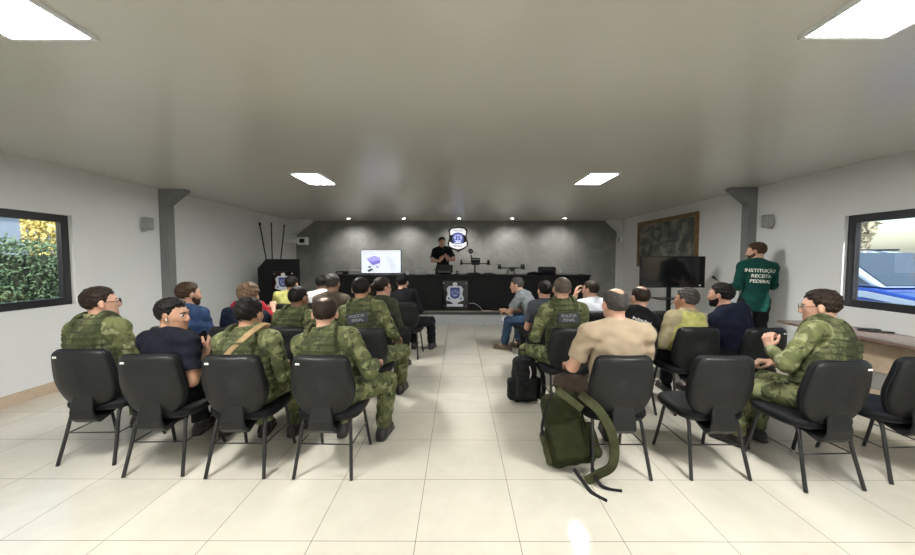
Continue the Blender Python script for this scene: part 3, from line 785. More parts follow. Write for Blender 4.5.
def chair(x, y, rz, label, sticker=None, z=0, group='black padded chairs for the audience'):
    if not used[0]: o = proto; used[0] = True
    else: o = copy_tree(proto)
    o.location = (x, y, z); o.rotation_euler = (0, 0, rz); o['label'] = label; o['group'] = group
    for c in list(o.children):
        if c.name.startswith('label_sticker'):
            for g in list(c.children): bpy.data.objects.remove(g)
            bpy.data.objects.remove(c)
    if sticker:
        b = MB(); zc = .818; x0 = sticker * .135
        yy = -.225 - (zc - .45) * .20 + .9 * x0 * x0 + .35 * (zc - .66) ** 2 - .0172
        M = Matrix.Translation((x0, yy, zc)) @ Matrix.Rotation(-.21, 4, 'X') @ Matrix.Rotation(sticker * .12, 4, 'Z')
        b.box((-.014, -.0045, -.0065), (.014, .004, .0065), M); s = b.build('label_sticker', m_tag, o, bevel=.001)
        b = MB(); b.box((-.009, -.0050, -.002), (.009, -.0044, .002), M); b.build('print', m_greyp, s)
    return o
# ------------------------------------------------------------------ seats
J_ = R_
CH = [
 (-2.75, 2.90, 2, 'black padded chair at the left end of the near row, under the soldier in glasses', -1),
 (-2.14, 2.76, 2, 'black padded chair under the man in the dark navy T-shirt who looks to the right', -1),
 (-1.55, 2.74, 0, 'black padded chair under the soldier with a tan strap across the back', -1),
 (-.93, 2.73, -2, 'black padded chair under the thin haired soldier next to the aisle in the near row', -1),
 (1.12, 2.73, 0, 'black padded chair under the balding man in the tan T-shirt', None),
 (1.80, 2.73, 0, 'empty black padded chair in the near row beside the man in the tan T-shirt', None),
 (2.45, 2.61, 3, 'black padded chair under the soldier in glasses who turns to the left', 1),
 (3.11, 2.70, 3, 'empty black padded chair cut off by the right edge of the photo', None),
 (-2.80, 3.80, 2, 'black chair under the bearded man in the blue T-shirt', None),
 (-2.22, 3.80, 2, 'black chair under the man with sandy curly hair', None),
 (-1.66, 3.78, 0, 'black chair under the brown skinned soldier in the second row', None),
 (-.90, 3.72, 0, 'black chair under the soldier with the dark name panel, second row', None),
 (1.07, 3.74, 2, 'black chair under the shaven headed soldier by the black backpack', None),
 (1.72, 3.80, 0, 'black chair under the bald man in the black T-shirt', None),
 (2.30, 3.78, 0, 'black chair under the man in khaki with the yellow reflective vest', None),
 (2.90, 3.74, 4, 'black chair under the bearded man in dark blue, with a white sticker', 1),
 (-2.55, 4.75, 0, 'black chair under the person in the red shirt', None),
 (-1.62, 4.75, 0, 'black chair under the man in the greyish brown shirt', None),
 (-.98, 4.75, 0, 'black chair under the woman with the ponytail', None),
 (1.12, 4.78, 0, 'black chair under the person in slate grey behind the shaven headed soldier', None),
 (1.78, 4.88, 0, 'black chair under the person in white with a hand raised to the face', None),
 (2.62, 4.90, 0, 'empty black chair standing in front of the big switched off television', None),
 (-2.62, 5.62, 0, 'black chair under the man in the yellow vest near the tall black cabinet', None),
 (-2.10, 5.72, 0, 'black chair under the person in the white T-shirt', None),
 (-.80, 5.80, -4, 'black chair under the person in the black cap, frontmost beside the aisle', None),
 (1.17, 5.98, 38, 'black chair turned to the left under the man in the grey T-shirt and jeans', None),
]
for x, y, a, lab, st in CH: chair(x, y, R_(a), lab, st)

q_ = float(os.environ.get('HQ', '1'))
def near(v=.0058): return v * q_
def far(v=.0078): return v * q_
# ---- left block, near row
person('soldier in camouflage and webbing vest with glasses, leftmost in the near row', (-2.83, 2.94, 0), R_(-4), headpx=(97, 288), pitch=4, yaw=-38, nod=-4,
       shirt='camo2', sleeve='long', pants='camo', vest=True, hair='dbrown', skin_='fair', glasses=True, h=near(), sw=.19, fat=1.05)
P2 = person('man in dark navy T-shirt looking back to the right, holding a phone', (-2.17, 2.78, 0), R_(-6), headpx=(166, 300), pitch=6, twist=-8, yaw=-80, nod=2,
       shirt='navy', hair='black', skin_='tanned', hands={-1: (-.02, .24, .66), 1: (.20, .09, .80)}, poles={-1: (-.8, -.3, -.6), 1: (.2, -.6, -1)}, palms={1: (-1, .2, .3)}, curl=.6, h=near(), airpod=True, sw=.195, fat=1.08)
person('soldier in camouflage vest with a tan strap slung across the back', (-1.55, 2.76, 0), R_(0), headpx=(245, 299), pitch=6, yaw=-8, nod=4,
       shirt='camo', sleeve='long', pants='camo', vest=True, strap=True, hair='black', skin_='tanned', h=near(), sw=.185, fat=1.04, face=False)
person('soldier with thinning hair next to the aisle in the near row, one boot out', (-.92, 2.75, 0), R_(-3), headpx=(321, 298), pitch=4, yaw=16, nod=4,
       shirt='camo', sleeve='long', pants='camo', vest=True, hair='dbrown', style='thin', skin_='fair', h=near(), sw=.19, fat=1.05, face=False,
       feet={-1: (-.10, .40, .10), 1: (.26, .36, .10)}, knees={-1: (-.25, .8, .9), 1: (.7, .8, .9)}, hands={-1: (-.14, .26, .66), 1: (.24, .22, .68)})
# ---- left block behind
person('bearded man in a blue T-shirt, second row far left', (-2.80, 3.84, 0), R_(-8), headpx=(186, 283), pitch=4, yaw=-24,
       shirt='blue', hair='brown', skin_='fair', beard='brown', h=far(), sw=.18)
person('man with sandy curly hair in a dark blue T-shirt, second row', (-2.22, 3.82, 0), 0, headpx=(249, 285), pitch=4, yaw=0, shirt='darkblue', hair='sandy', style='curly', skin_='fair', h=far(), face=False)
person('brown skinned soldier in camouflage, second row by the chair with the strap wearer', (-1.66, 3.80, 0), R_(-4), headpx=(297, 286.5), pitch=5, yaw=-14, shirt='camo', sleeve='long', pants='camo', vest=True, hair='black', style='buzz', skin_='dark', h=far())
person('soldier with a dark name panel on the vest, second row beside the aisle', (-.90, 3.76, 0), R_(-3), headpx=(360, 277.5), pitch=3, yaw=6, shirt='camo', sleeve='long', pants='camo', vest=True, hair='black', style='crop', skin_='tanned', h=near(.0066), sw=.185, face=False,
       patch=('POLÍCIA', 'PENAL'), feet={-1: (-.10, .40, .10), 1: (.22, .42, .10)}, knees={-1: (-.25, .8, .9), 1: (.55, .8, .9)}, hands={-1: (-.14, .26, .66), 1: (.22, .24, .67)})
person('person in a red shirt, dark hair, mostly behind the curly haired man', (-2.70, 4.78, 0), R_(-5), sw=.155, fat=.9, headpx=(248, 283), pitch=6, yaw=-10, shirt='red', hair='black', skin_='fair', h=far(.009), hands={-1: (-.1, .24, .66), 1: (.16, .26, .85)}, face=False)
person('man in a greyish brown shirt with greying hair, third row', (-1.62, 4.78, 0), 0, headpx=(332, 274.5), pitch=3, yaw=-4, shirt='brown', hair='grey', skin_='tanned', h=far(.009), face=False, sleeve='long')
person('woman with a dark ponytail and glasses in an olive shirt', (-.98, 4.78, 0), R_(-12), headpx=(382, 278.5), pitch=3, yaw=-38, shirt='olive', sleeve='long', hair='dbrown', style='long', pony=True, glasses=True, skin_='fair', sw=.155, fat=.92, h=far(.009))
person('man in a yellow reflective vest in front of the tall black cabinet', (-2.62, 5.65, 0), 0, headpx=(292, 276.5), pitch=4, yaw=-6, shirt='lime', sleeve='long', hair='black', h=far(.010), face=False)
person('person in a white T-shirt in the fourth row, dark hair', (-2.10, 5.75, 0), 0, headpx=(321, 275.5), pitch=4, yaw=0, shirt='white', hair='black', h=far(.010), face=False)
person('person in a black sweater and black cap seated frontmost beside the aisle', (-.80, 5.83, 0), R_(-6), headpx=(400.5, 275), pitch=6, yaw=-4, shirt='black', sleeve='long', pants='tblack', hair='black', style='crop', cap_=True, skin_='fair', h=far(.009), face=False,
       feet={-1: (.0, .42, .10), 1: (.30, .44, .10)}, knees={-1: (0, .8, .9), 1: (.7, .8, .9)})
# ---- right block, near row
person('balding man in a tan T-shirt and brown trousers, near row', (1.15, 2.75, 0), R_(2), headpx=(615, 288.5), pitch=2, yaw=6, shirt='tan', pants='tbrown', hair='grey', style='bald', skin_='fair', fold=.0035, h=near(), sw=.215, fat=1.18, face=False,
       feet={-1: (-.14, .42, .10), 1: (.13, .34, .10)}, knees={-1: (-.75, .8, .8), 1: (.3, .8, .9)}, hands={-1: (-.24, .26, .66), 1: (.14, .26, .67)})
P9 = person('soldier in glasses turned to the left with a raised fist, near row right', (2.55, 2.66, 0), R_(24), headpx=(837, 291), pitch=4, yaw=24, nod=4, shirt='camo2', sleeve='long', pants='camo', vest=True, hair='dbrown', style='short', skin_='fair', glasses=True, h=near(), sw=.195, fat=1.08,
       hands={-1: (-.08, .22, .83), 1: (.14, .30, .68)}, poles={-1: (-1, .1, -1.2), 1: (.8, -.5, -.5)}, palms={-1: (.6, .0, .3), (-1, 'dir'): (.1, .25, .9)}, curl=1.0)
# ---- right block behind
person('shaven headed soldier with lettering on the back of the vest', (1.07, 3.78, 0), R_(2), headpx=(562, 277.5), pitch=3, yaw=4, shirt='camo', sleeve='long', pants='camo', vest=True, hair='stubble', style='buzz', skin_='fair', h=near(.0066), sw=.185, face=False,
       patch=('POLÍCIA', 'PENAL'), feet={-1: (-.26, .38, .10), 1: (.12, .40, .10)}, knees={-1: (-.7, .8, .8), 1: (.25, .8, .9)}, hands={-1: (-.24, .24, .67), 1: (.14, .24, .67)})
m_print = mat('white print', (.7, .7, .66), .6)
person('bald man in a black T-shirt with white printed words', (1.76, 3.92, 0), R_(0), headpx=(644, 286), pitch=4, yaw=14, shirt='black', hair='dbrown', style='bald', skin_='fair', h=far(.007), sw=.18, face=False, backtext=(('Polícia Penal',), .040, .385, -.16, m_print))
person('grey haired man in khaki with a yellow reflective panel, facing left', (2.30, 3.82, 0), R_(6), headpx=(690, 289.5), pitch=5, yaw=32, shirt='khaki', sleeve='long', pants='tblack', hivis='lime', hair='grey', skin_='tanned', h=far(.007))
person('bearded man in a dark blue shirt, facing left, beside the standing man', (2.86, 3.80, 0), R_(14), headpx=(722, 283.5), pitch=10, yaw=26, shirt='darkblue', sleeve='long', pants='tblack', beard='black', hair='black', skin_='fair', h=far(.007), sw=.185)
person('dark haired person in slate grey behind the shaven headed soldier', (1.12, 4.80, 0), R_(4), headpx=(545, 281.5), pitch=4, yaw=10, shirt='dgrey', hair='black', skin_='fair', h=far(.009), sw=.165, face=False)
person('person in white with a hand raised to the face, third row right', (1.76, 4.92, 0), R_(14), headpx=(592, 281), pitch=6, yaw=30, shirt='white', hair='dbrown', style='crop', skin_='fair', h=far(.008), hands={-1: (-.15, .14, 1.02), 1: (.12, .24, .66)}, poles={-1: (-.6, .6, -1), 1: (.8, -.5, -.5)}, palms={-1: (1, -.2, 0), (-1, 'dir'): (.25, .1, 1)})
person('man in a grey T-shirt and jeans leaning forward, facing left', (1.22, 6.02, 0), R_(58), headpx=None, pitch=34, yaw=12, nod=8, shirt='grey', pants='denim', shoe=m_bootb, hair='grey', skin_='fair', h=far(.007),
       hands={-1: (-.06, .50, .66), 1: (.06, .46, .64)}, poles={-1: (-.8, -.2, -.8), 1: (.8, -.2, -.8)}, feet={-1: (-.12, .46, .10), 1: (.14, .30, .10)})
# ---- standing
person('standing man in a bottle green long sleeved shirt lettered RECEITA FEDERAL', (4.14, 5.2, 0), R_(-12), headpx=(758, 240.5), seated=False, pitch=0, yaw=54, nod=4, shirt='green', sleeve='long', pants='tblack', beard='brown', hair='brown', skin_='fair', h=far(.0068), sw=.185,
       hands={-1: (-.17, .24, 1.12), 1: (.12, .30, 1.10)}, poles={-1: (-.3, -.5, -1), 1: (.9, -.3, -.8)}, knee_d=(.43, .43), feet={-1: (-.12, .02, .10), 1: (.12, .0, .10)},
       backtext=(('INSTITUIÇÃO', 'RECEITA', 'FEDERAL'), .062, .38, -.16, m_print))
person('presenter in a black polo shirt standing behind the long desk', (-.40, 9.62, PZ), R_(180 + 6), headpx=(441.7, 235.5), stand=.96, seated=False, pitch=0, yaw=12, nod=6, shirt='black', pants='tblack', hair='dbrown', skin_='fair', h=far(.009), sw=.19,
       hands={-1: (-.09, .26, 1.20), 1: (.09, .27, 1.17)}, poles={-1: (-1, -.2, -.9), 1: (1, -.2, -.9)}, palms={-1: (.3, -.9, .2), 1: (-.3, -.9, .2), (-1, 'dir'): (.3, .1, .9), (1, 'dir'): (-.5, .2, .8)}, knee_d=(.45, .45), feet={-1: (-.12, .02, .10), 1: (.12, .0, .10)})
# ------------------------------------------------------------------ phone held by the navy T-shirt man
wp = P2['root'].matrix_basis @ Vector([float(x) for x in P2['hcs'][1]])
b = MB(); M = Matrix.Translation(wp + Vector((-.035, -.01, .03))) @ Matrix.Rotation(R_(-24), 4, 'Z') @ Matrix.Rotation(R_(25), 4, 'X')
b.box((-.004, -.036, -.07), (.004, .036, .07), M); ph = b.build('mobile_phone', m_glossblack, None, bevel=.003)
tag(ph, 'black mobile phone in the hand of the man in the dark navy T-shirt', 'phone')
b = MB(); b.tube([M @ Vector((.004, .02, .05)), M @ Vector((.0065, .02, .05))], .009, 14); b.build('camera_lens', m_screen, ph)

# ------------------------------------------------------------------ long desk on the platform
DY0, DY1, DZ = 8.74, 9.36, 1.137
d = thing('conference_desk', 'long black panelled conference desk running along the platform edge', 'desk', (0.09, DY0, PZ))
b = MB(); b.box((-2.99, 0, 0), (2.99, .03, .80)); b.build('front_panel', m_desk, d)
for sx in (-2.99, -1.0, 1.0, 2.96):
    b = MB(); b.box((sx, .03, 0), (sx + .03, .58, .80)); b.build('side_panel', m_desk, d)
b = MB(); b.box((-3.02, -.025, .80), (3.02, .62, .839)); b.build('desktop', m_desk, d, bevel=.004)
b = MB(); b.box((-2.99, -.012, 0), (2.99, 0, .05)); b.build('plinth', m_desk, d)

# ------------------------------------------------------------------ emblems
def shield(w, h_, k=0):
    pts = [(0, h_ * .5), (w * .22, h_ * .46), (w * .46, h_ * .42), (w * .50, h_ * .20), (w * .47, -h_ * .05), (w * .50, -h_ * .25), (w * .38, -h_ * .38), (w * .14, -h_ * .44), (0, -h_ * .5)]
    return pts + [(-x, z) for x, z in pts[::-1] if x > 0]
def scales(b, cx, y0, y1, cz, s):
    b.box((cx - .008 * s, y0, cz - .10 * s), (cx + .008 * s, y1, cz + .10 * s))
    b.box((cx - .09 * s, y0, cz + .06 * s), (cx + .09 * s, y1, cz + .075 * s))
    for k in (-1, 1):
        x = cx + k * .085 * s
        b.prism([(x - .035 * s, cz), (x, cz + .06 * s), (x + .035 * s, cz), (x + .022 * s, cz - .018 * s), (x - .022 * s, cz - .018 * s)], y0, y1)
    b.prism([(cx - .11 * s, cz - .04 * s), (cx - .02 * s, cz - .075 * s), (cx + .02 * s, cz - .075 * s), (cx + .11 * s, cz - .04 * s), (cx + .05 * s, cz - .12 * s), (cx - .05 * s, cz - .12 * s)], y0, y1)
def emblem(t, x, y, z, s):
    """white ornate shield with a blue field; s = overall height"""
    b = MB(); b.prism([(x + a * s, z + c * s) for a, c in [(.0, .50), (.07, .48), (.10, .42), (.08, .345), (.24, .34), (.30, .28), (.35, .21), (.32, .10), (.30, -.02), (.36, -.14), (.36, -.26), (.22, -.30), (.12, -.36), (.08, -.42)] +
                       [(-.08, -.42), (-.12, -.36), (-.22, -.30), (-.36, -.26), (-.36, -.14), (-.30, -.02), (-.32, .10), (-.35, .21), (-.30, .28), (-.24, .34), (-.08, .345), (-.10, .42), (-.07, .48)]], y - .012, y)
    sh_ = b.build('shield', m_badgew, t)
    b = MB(); b.prism([(x + a * s, z + c * s) for a, c in [(-.20, .28), (.20, .28), (.20, -.06), (.15, -.15), (0, -.20), (-.15, -.15), (-.20, -.06)]], y - .018, y - .012); f = b.build('blue_field', m_navyblue, sh_)
    b = MB(); scales(b, x, y - .022, y - .018, z + .06 * s, s * 1.25); b.build('scales_symbol', m_badgel, sh_)
    for k in (-1, 1):
        b = MB(); b.prism([(x + k * a * s, z + c * s) for a, c in [(.20, -.18), (.29, -.12), (.30, -.19), (.23, -.24)]], y - .016, y - .012); b.build('blue_fold', m_navyblue, sh_)
        b = MB(); b.tube([(x + k * .25 * s, y - .014, z + .24 * s), (x + k * .28 * s, y - .014, z + .12 * s), (x + k * .245 * s, y - .014, z + .0 * s)], .008 * s, 6); b.build('laurel', m_silver, sh_)
    b = MB(); b.tube([(x + .04 * s * math.cos(a), y - .014, z + .425 * s + .04 * s * math.sin(a)) for a in [i * PI / 8 for i in range(17)]], .008 * s, 6); b.build('crest_ring', m_silver, sh_)
    b = MB(); b.box((x - .34 * s, y - .012, z - .52 * s), (x + .34 * s, y, z - .42 * s)); r = b.build('banner', m_badgew, t)
    return sh_
def plaque(name, label, c, w, h_, s, dz=0, par=None):
    if par is None: t = thing(name, label, 'emblem', c); ox, oy, oz = 0, 0, 0
    else: t = par; ox, oy, oz = c
    b = MB(); b.box((ox - w / 2, oy - .012, oz - h_ / 2), (ox + w / 2, oy, oz + h_ / 2)); pl_ = b.build('backing_plate', m_glossblack, t, bevel=.002)
    for sx in (-1, 1):
        for sz in (-1, 1):
            b = MB(); b.tube([(ox + sx * (w / 2 - .05), oy - .012, oz + sz * (h_ / 2 - .06)), (ox + sx * (w / 2 - .05), oy - .034, oz + sz * (h_ / 2 - .06))], .016, 12); b.build('bolt', m_steel, t, True)
    emblem(t, ox, oy - .012, oz + dz, s)
    return t
c = at(455, 294.5, DY0)
plaque('emblem_plaque', 'black plaque with a blue and white shield on the front of the long desk', (c.x, DY0 - .001, c.z), .62, .66, .56, .01)
# shield on the cement wall: black outline, white bands, blue field
c = at(458, 239, YB)
t = thing('wall_shield', 'black and white shield with a blue centre on the cement wall', 'emblem', (c.x, YB, c.z))
W_, H_ = .58, .72
def sc(pts, w, h_): return [(x * w, z * h_) for x, z in pts]
S0 = [(0, .5), (.12, .47), (.34, .46), (.48, .34), (.42, .18), (.42, .05), (.50, -.15), (.47, -.28), (.30, -.38), (.12, -.44), (0, -.5)]
S0 = S0 + [(-x, z) for x, z in S0[::-1] if x > 0]
b = MB(); b.prism(sc(S0, W_, H_), -.02, 0); b.build('black_outline', m_glossblack, t)
top = [(-.40, .30), (-.30, .40), (0, .43), (.30, .40), (.40, .30), (.36, .14), (.20, .20), (-.20, .20), (-.36, .14)]
b = MB(); b.prism(sc(top, W_, H_), -.028, -.02); k = b.build('upper_band', m_badgew, t)
text('lettering', 'POLÍCIA', .07, m_glossblack, face_cam(0, -.0285, .31 * H_), k, .001)
bot = [(-.42, -.10), (-.42, -.27), (-.24, -.36), (0, -.41), (.24, -.36), (.42, -.27), (.42, -.10), (.25, -.18), (-.25, -.18)]
b = MB(); b.prism(sc(bot, W_, H_), -.028, -.02); k = b.build('lower_band', m_badgew, t)
text('lettering', 'PENAL', .085, m_glossblack, face_cam(0, -.0285, -.285 * H_), k, .001)
blu = [(-.22, .22), (0, .26), (.22, .22), (.27, .05), (.25, -.14), (.12, -.20), (-.12, -.20), (-.25, -.14), (-.27, .05)]
b = MB(); b.prism(sc(blu, W_, H_), -.036, -.02); k = b.build('blue_field', m_navyblue, t)
b = MB(); scales(b, 0, -.040, -.036, .03, 1.0); b.build('scales_symbol', m_badgel, k)
b = MB(); b.box((-.085, -.040, -.115), (.085, -.036, -.095)); b.build('scroll', m_badgew, k)

# ------------------------------------------------------------------ tall cabinet with emblem and three poles
CX, CY = at(282.5, 259, 8.0).x, 8.0
t = thing('cabinet', 'tall black cabinet with a blue shield emblem by the left wall', 'cabinet', (CX, CY, 0), R_(24))
hw = .335
b = MB(); b.box((-hw, 0, 0), (hw, .45, 1.50)); b.build('cabinet_body', m_blackplain, t, bevel=.004)
b = MB(); b.prism([(-hw - .15, 0), (-hw, 0), (-hw, 1.50), (-hw - .15, 1.32)], .0, .45); b.build('side_wing', m_blackplain, t)
b = MB(); b.box((-hw, -.004, 1.50), (hw, .455, 1.515)); b.build('cabinet_top', m_blackplain, t)
c = at(283, 283, CY)
plaque('emblem_plate', None, (0, -.006, c.z), .44, .52, .44, .0, t)
for i, (x0, x1, y1, lab) in enumerate(((265.5, 259.5, 224, 'leftmost thin black pole rising behind the tall black cabinet, with a knob on top'),
                                  (272, 271, 224, 'middle thin black pole rising upright behind the tall black cabinet'),
                                  (280.5, 284, 226, 'rightmost thin black pole behind the tall black cabinet, leaning right'))):
    a = at(x0, 259, 8.56); c = at(x1, y1, 8.60 if i else 8.62)
    d_ = (c - a) / (c.z - a.z); foot = a - d_ * a.z; foot.z = 0.0 if foot.y < PY - .03 else PZ
    foot = a - d_ * (a.z - foot.z)
    if foot.y < PY + .03: foot.y = PY + .05; foot.z = PZ
    t = thing('pole', lab, 'pole', foot)
    b = MB(); b.tube([Vector((0, 0, 0)), c - foot], .014, 8); b.build('shaft', m_leg, t, True)
    b = MB(); rr = .026 if i == 0 else .017; b.lathe([(.001, -.04), (rr, -.02), (rr, .02), (.001, .045)], c - foot, 12); b.build('finial', m_leg, t, True)

# ------------------------------------------------------------------ projected slide screen on the desk
p0, p1 = at(360.8, 249.8, 9.05), at(401.2, 273.6, 9.05)
cx = (p0.x + p1.x) / 2; wd = (p1.x - p0.x) / 2
t = thing('television', 'lit television showing a white slide with a purple case, on the long desk', 'television', (cx, 9.05, DZ))
z0, z1 = p1.z - DZ, p0.z - DZ
b = MB(); b.box((-wd, 0, z0), (wd, .04, z1)); b.build('casing', m_glossblack, t, bevel=.004)
m_slide = mat('lit white slide', (.8, .8, .85), .5, emit=(.80, .88, 1.0), es=.80)
b = MB(); b.box((-wd + .012, -.003, z0 + .018), (wd - .012, 0, z1 - .012)); scr = b.build('screen', m_slide, t)
def emi(name, c): return mat(name, tuple(x * .3 for x in c), .5, emit=c, es=1.0)
m_pur = emi('slide purple', (.22, .19, .62)); m_pur2 = emi('slide lilac', (.46, .42, .90)); m_dk = emi('slide dark', (.05, .05, .09)); m_lt = emi('slide pale grey', (.40, .46, .55))
m_pk = emi('slide pink', (.7, .45, .6))
w2, h2 = 2 * wd, z1 - z0
def S(px, py): return (-wd + px * w2, z1 - py * h2)
def poly(nm, m, *pts):
    b = MB(); b.prism([S(*p) for p in pts], -.0045, -.003); b.build(nm, m, scr)
poly('drawn_case', m_pur, (.15, .41), (.29, .66), (.49, .55), (.47, .38), (.30, .44))
poly('drawn_lid', m_pur2, (.15, .35), (.34, .23), (.49, .33), (.47, .43), (.28, .51), (.15, .42))
poly('drawn_item', m_dk, (.15, .86), (.26, .77), (.31, .84), (.19, .94))
poly('drawn_item', m_pur, (.35, .66), (.40, .66), (.45, .76), (.42, .79))
poly('drawn_item', m_dk, (.17, .70), (.23, .67), (.26, .74), (.19, .76))
poly('drawn_item', m_pk, (.44, .62), (.50, .58), (.51, .61), (.45, .65)); poly('drawn_item', m_pk, (.50, .71), (.57, .67), (.58, .69), (.51, .73))
poly('drawn_item', m_lt, (.09, .66), (.12, .65), (.12, .68), (.09, .69))
for i in range(8):
    y = .27 + i * .075; x0 = .63 if i < 3 else .73
    poly('slide_text', m_lt, (x0, y), (x0 + .08 + .04 * (i % 3), y), (x0 + .08 + .04 * (i % 3), y + .03), (x0, y + .03))
poly('slide_text', m_lt, (.04, .12), (.40, .12), (.40, .145), (.04, .145)); poly('slide_text', m_lt, (.84, .10), (.95, .10), (.95, .12), (.84, .12))
for sx in (-1, 1):
    b = MB(); b.box((sx * .30 - .09, -.08, 0), (sx * .30 + .09, .12, .012)).box((sx * .30 - .012, .01, .01), (sx * .30 + .012, .03, z0 + .01)); b.build('foot', m_glossblack, t)

# ------------------------------------------------------------------ things on the desk
def dbox(name, label, cat, px0, px1, pytop, depth, m, Y=9.0, bevel=.006):
    a, c = at(px0, pytop, Y), at(px1, pytop, Y); cx = (a.x + c.x) / 2; w = (c.x - a.x) / 2
    b = MB(); b.box((-w, 0, 0), (w, depth, a.z - DZ)); o = b.build(name, m, None, bevel=bevel); o.location = (cx, Y, DZ)
    return tag(o, label, cat), w, a.z - DZ
o, w, hh = dbox('equipment_box', 'low black box at the left end of the long desk', 'box', 335.5, 347, 271.3, .25, m_black)
b = MB(); b.box((-w * .8, -.003, hh * .3), (w * .2, 0, hh * .6)); b.build('front_label', m_greyp, o)
o, w, hh = dbox('printer', 'flat pale grey printer left of the lit television', 'printer', 348.5, 361, 270.6, .3, m_greyp, 9.02)
b = MB(); b.box((-w * .9, .02, hh), (w * .9, .28, hh + .02)); b.build('lid', m_silver, o); b = MB(); b.box((-w * .7, -.06, hh * .25), (w * .7, 0, hh * .35)); b.build('paper_tray', m_white, o)
o, w, hh = dbox('tissue_box', 'small white box right of the lit television', 'box', 405.5, 408.5, 271.5, .08, m_white, 8.98)
b = MB(); b.box((-w * .5, .02, hh), (w * .5, .05, hh + .01)); b.build('slot', m_greyp, o)
c = at(404, 272, 8.9); t = thing('computer_mouse', 'small black lump of a mouse beside the lit television', 'mouse', (c.x, 8.9, DZ))
b = MB(); b.lathe([(.045, 0), (.045, .02), (.03, .04), (.001, .045)], n=16); b.build('mouse_body', m_black, t, True)
def laptop(label, px0, px1, pytop, m, Y, lidlean=.1, screen=None, backto=True, base_z=DZ):
    a, c = at(px0, pytop, Y), at(px1, pytop, Y); cx = (a.x + c.x) / 2; w = (c.x - a.x) / 2; h_ = a.z - base_z
    t = thing('laptop', label, 'laptop', (cx, Y, base_z))
    b = MB(); b.box((-w, 0, 0), (w, .22, .018)); b.build('keyboard_base', m, t, bevel=.003)
    b = MB(); b.prism([(0, 0), (0, 0)] and [(-w, .018), (w, .018), (w, h_), (-w, h_)], -.012, 0); b.build('lid', m, t, bevel=.003)
    b = MB(); b.box((-w + .01, 0, .03), (w - .01, .002, h_ - .01)); b.build('screen', m_screen, t)
    return t
laptop('grey laptop on the desk between the television and the presenter', 415.5, 426.8, 269.5, m_greyp, 8.98)
t = thing('briefcase', 'open black instrument case on the desk in front of the presenter', 'case', (at(444.5, 270, 8.96).x, 8.96, DZ))
b = MB(); b.box((-.20, 0, .05), (.20, .30, .10)); b.build('case_base', m_black, t, bevel=.01)
b = MB(); b.box((-.17, .02, 0), (-.12, .28, .05)).box((.12, .02, 0), (.17, .28, .05)); b.build('case_foot', m_black, t)
b = MB(); b.box((-.195, .27, .09), (.195, .31, .235)); b.build('case_lid', m_black, t, bevel=.01)
b = MB(); b.tube([(-.21, .0, .12), (-.26, -.03, .12)], .012, 8); b.build('latch', m_leg, t)
b = MB(); b.tube([(-.15, -.01, .065), (.15, -.01, .065)], .008, 8); b.build('trim_strip', m_silver, t)
c = at(457, 270, 8.95); t = thing('desk_camera', 'small dark camera with a round lens, right of the black instrument case', 'camera', (c.x, 8.95, DZ))
b = MB(); b.lathe([(.05, 0), (.05, .015), (.02, .03), (.02, .05)], n=16); b.build('base', m_black, t, True)
b = MB(); b.lathe([(.001, -.04), (.03, -.028), (.042, 0), (.03, .028), (.001, .04)], (0, 0, .08), 16); b.build('camera_head', m_greyp, t, True)
b = MB(); b.tube([(0, -.03, .08), (0, -.052, .08)], .018, 12); b.build('lens', m_glossblack, t, True)

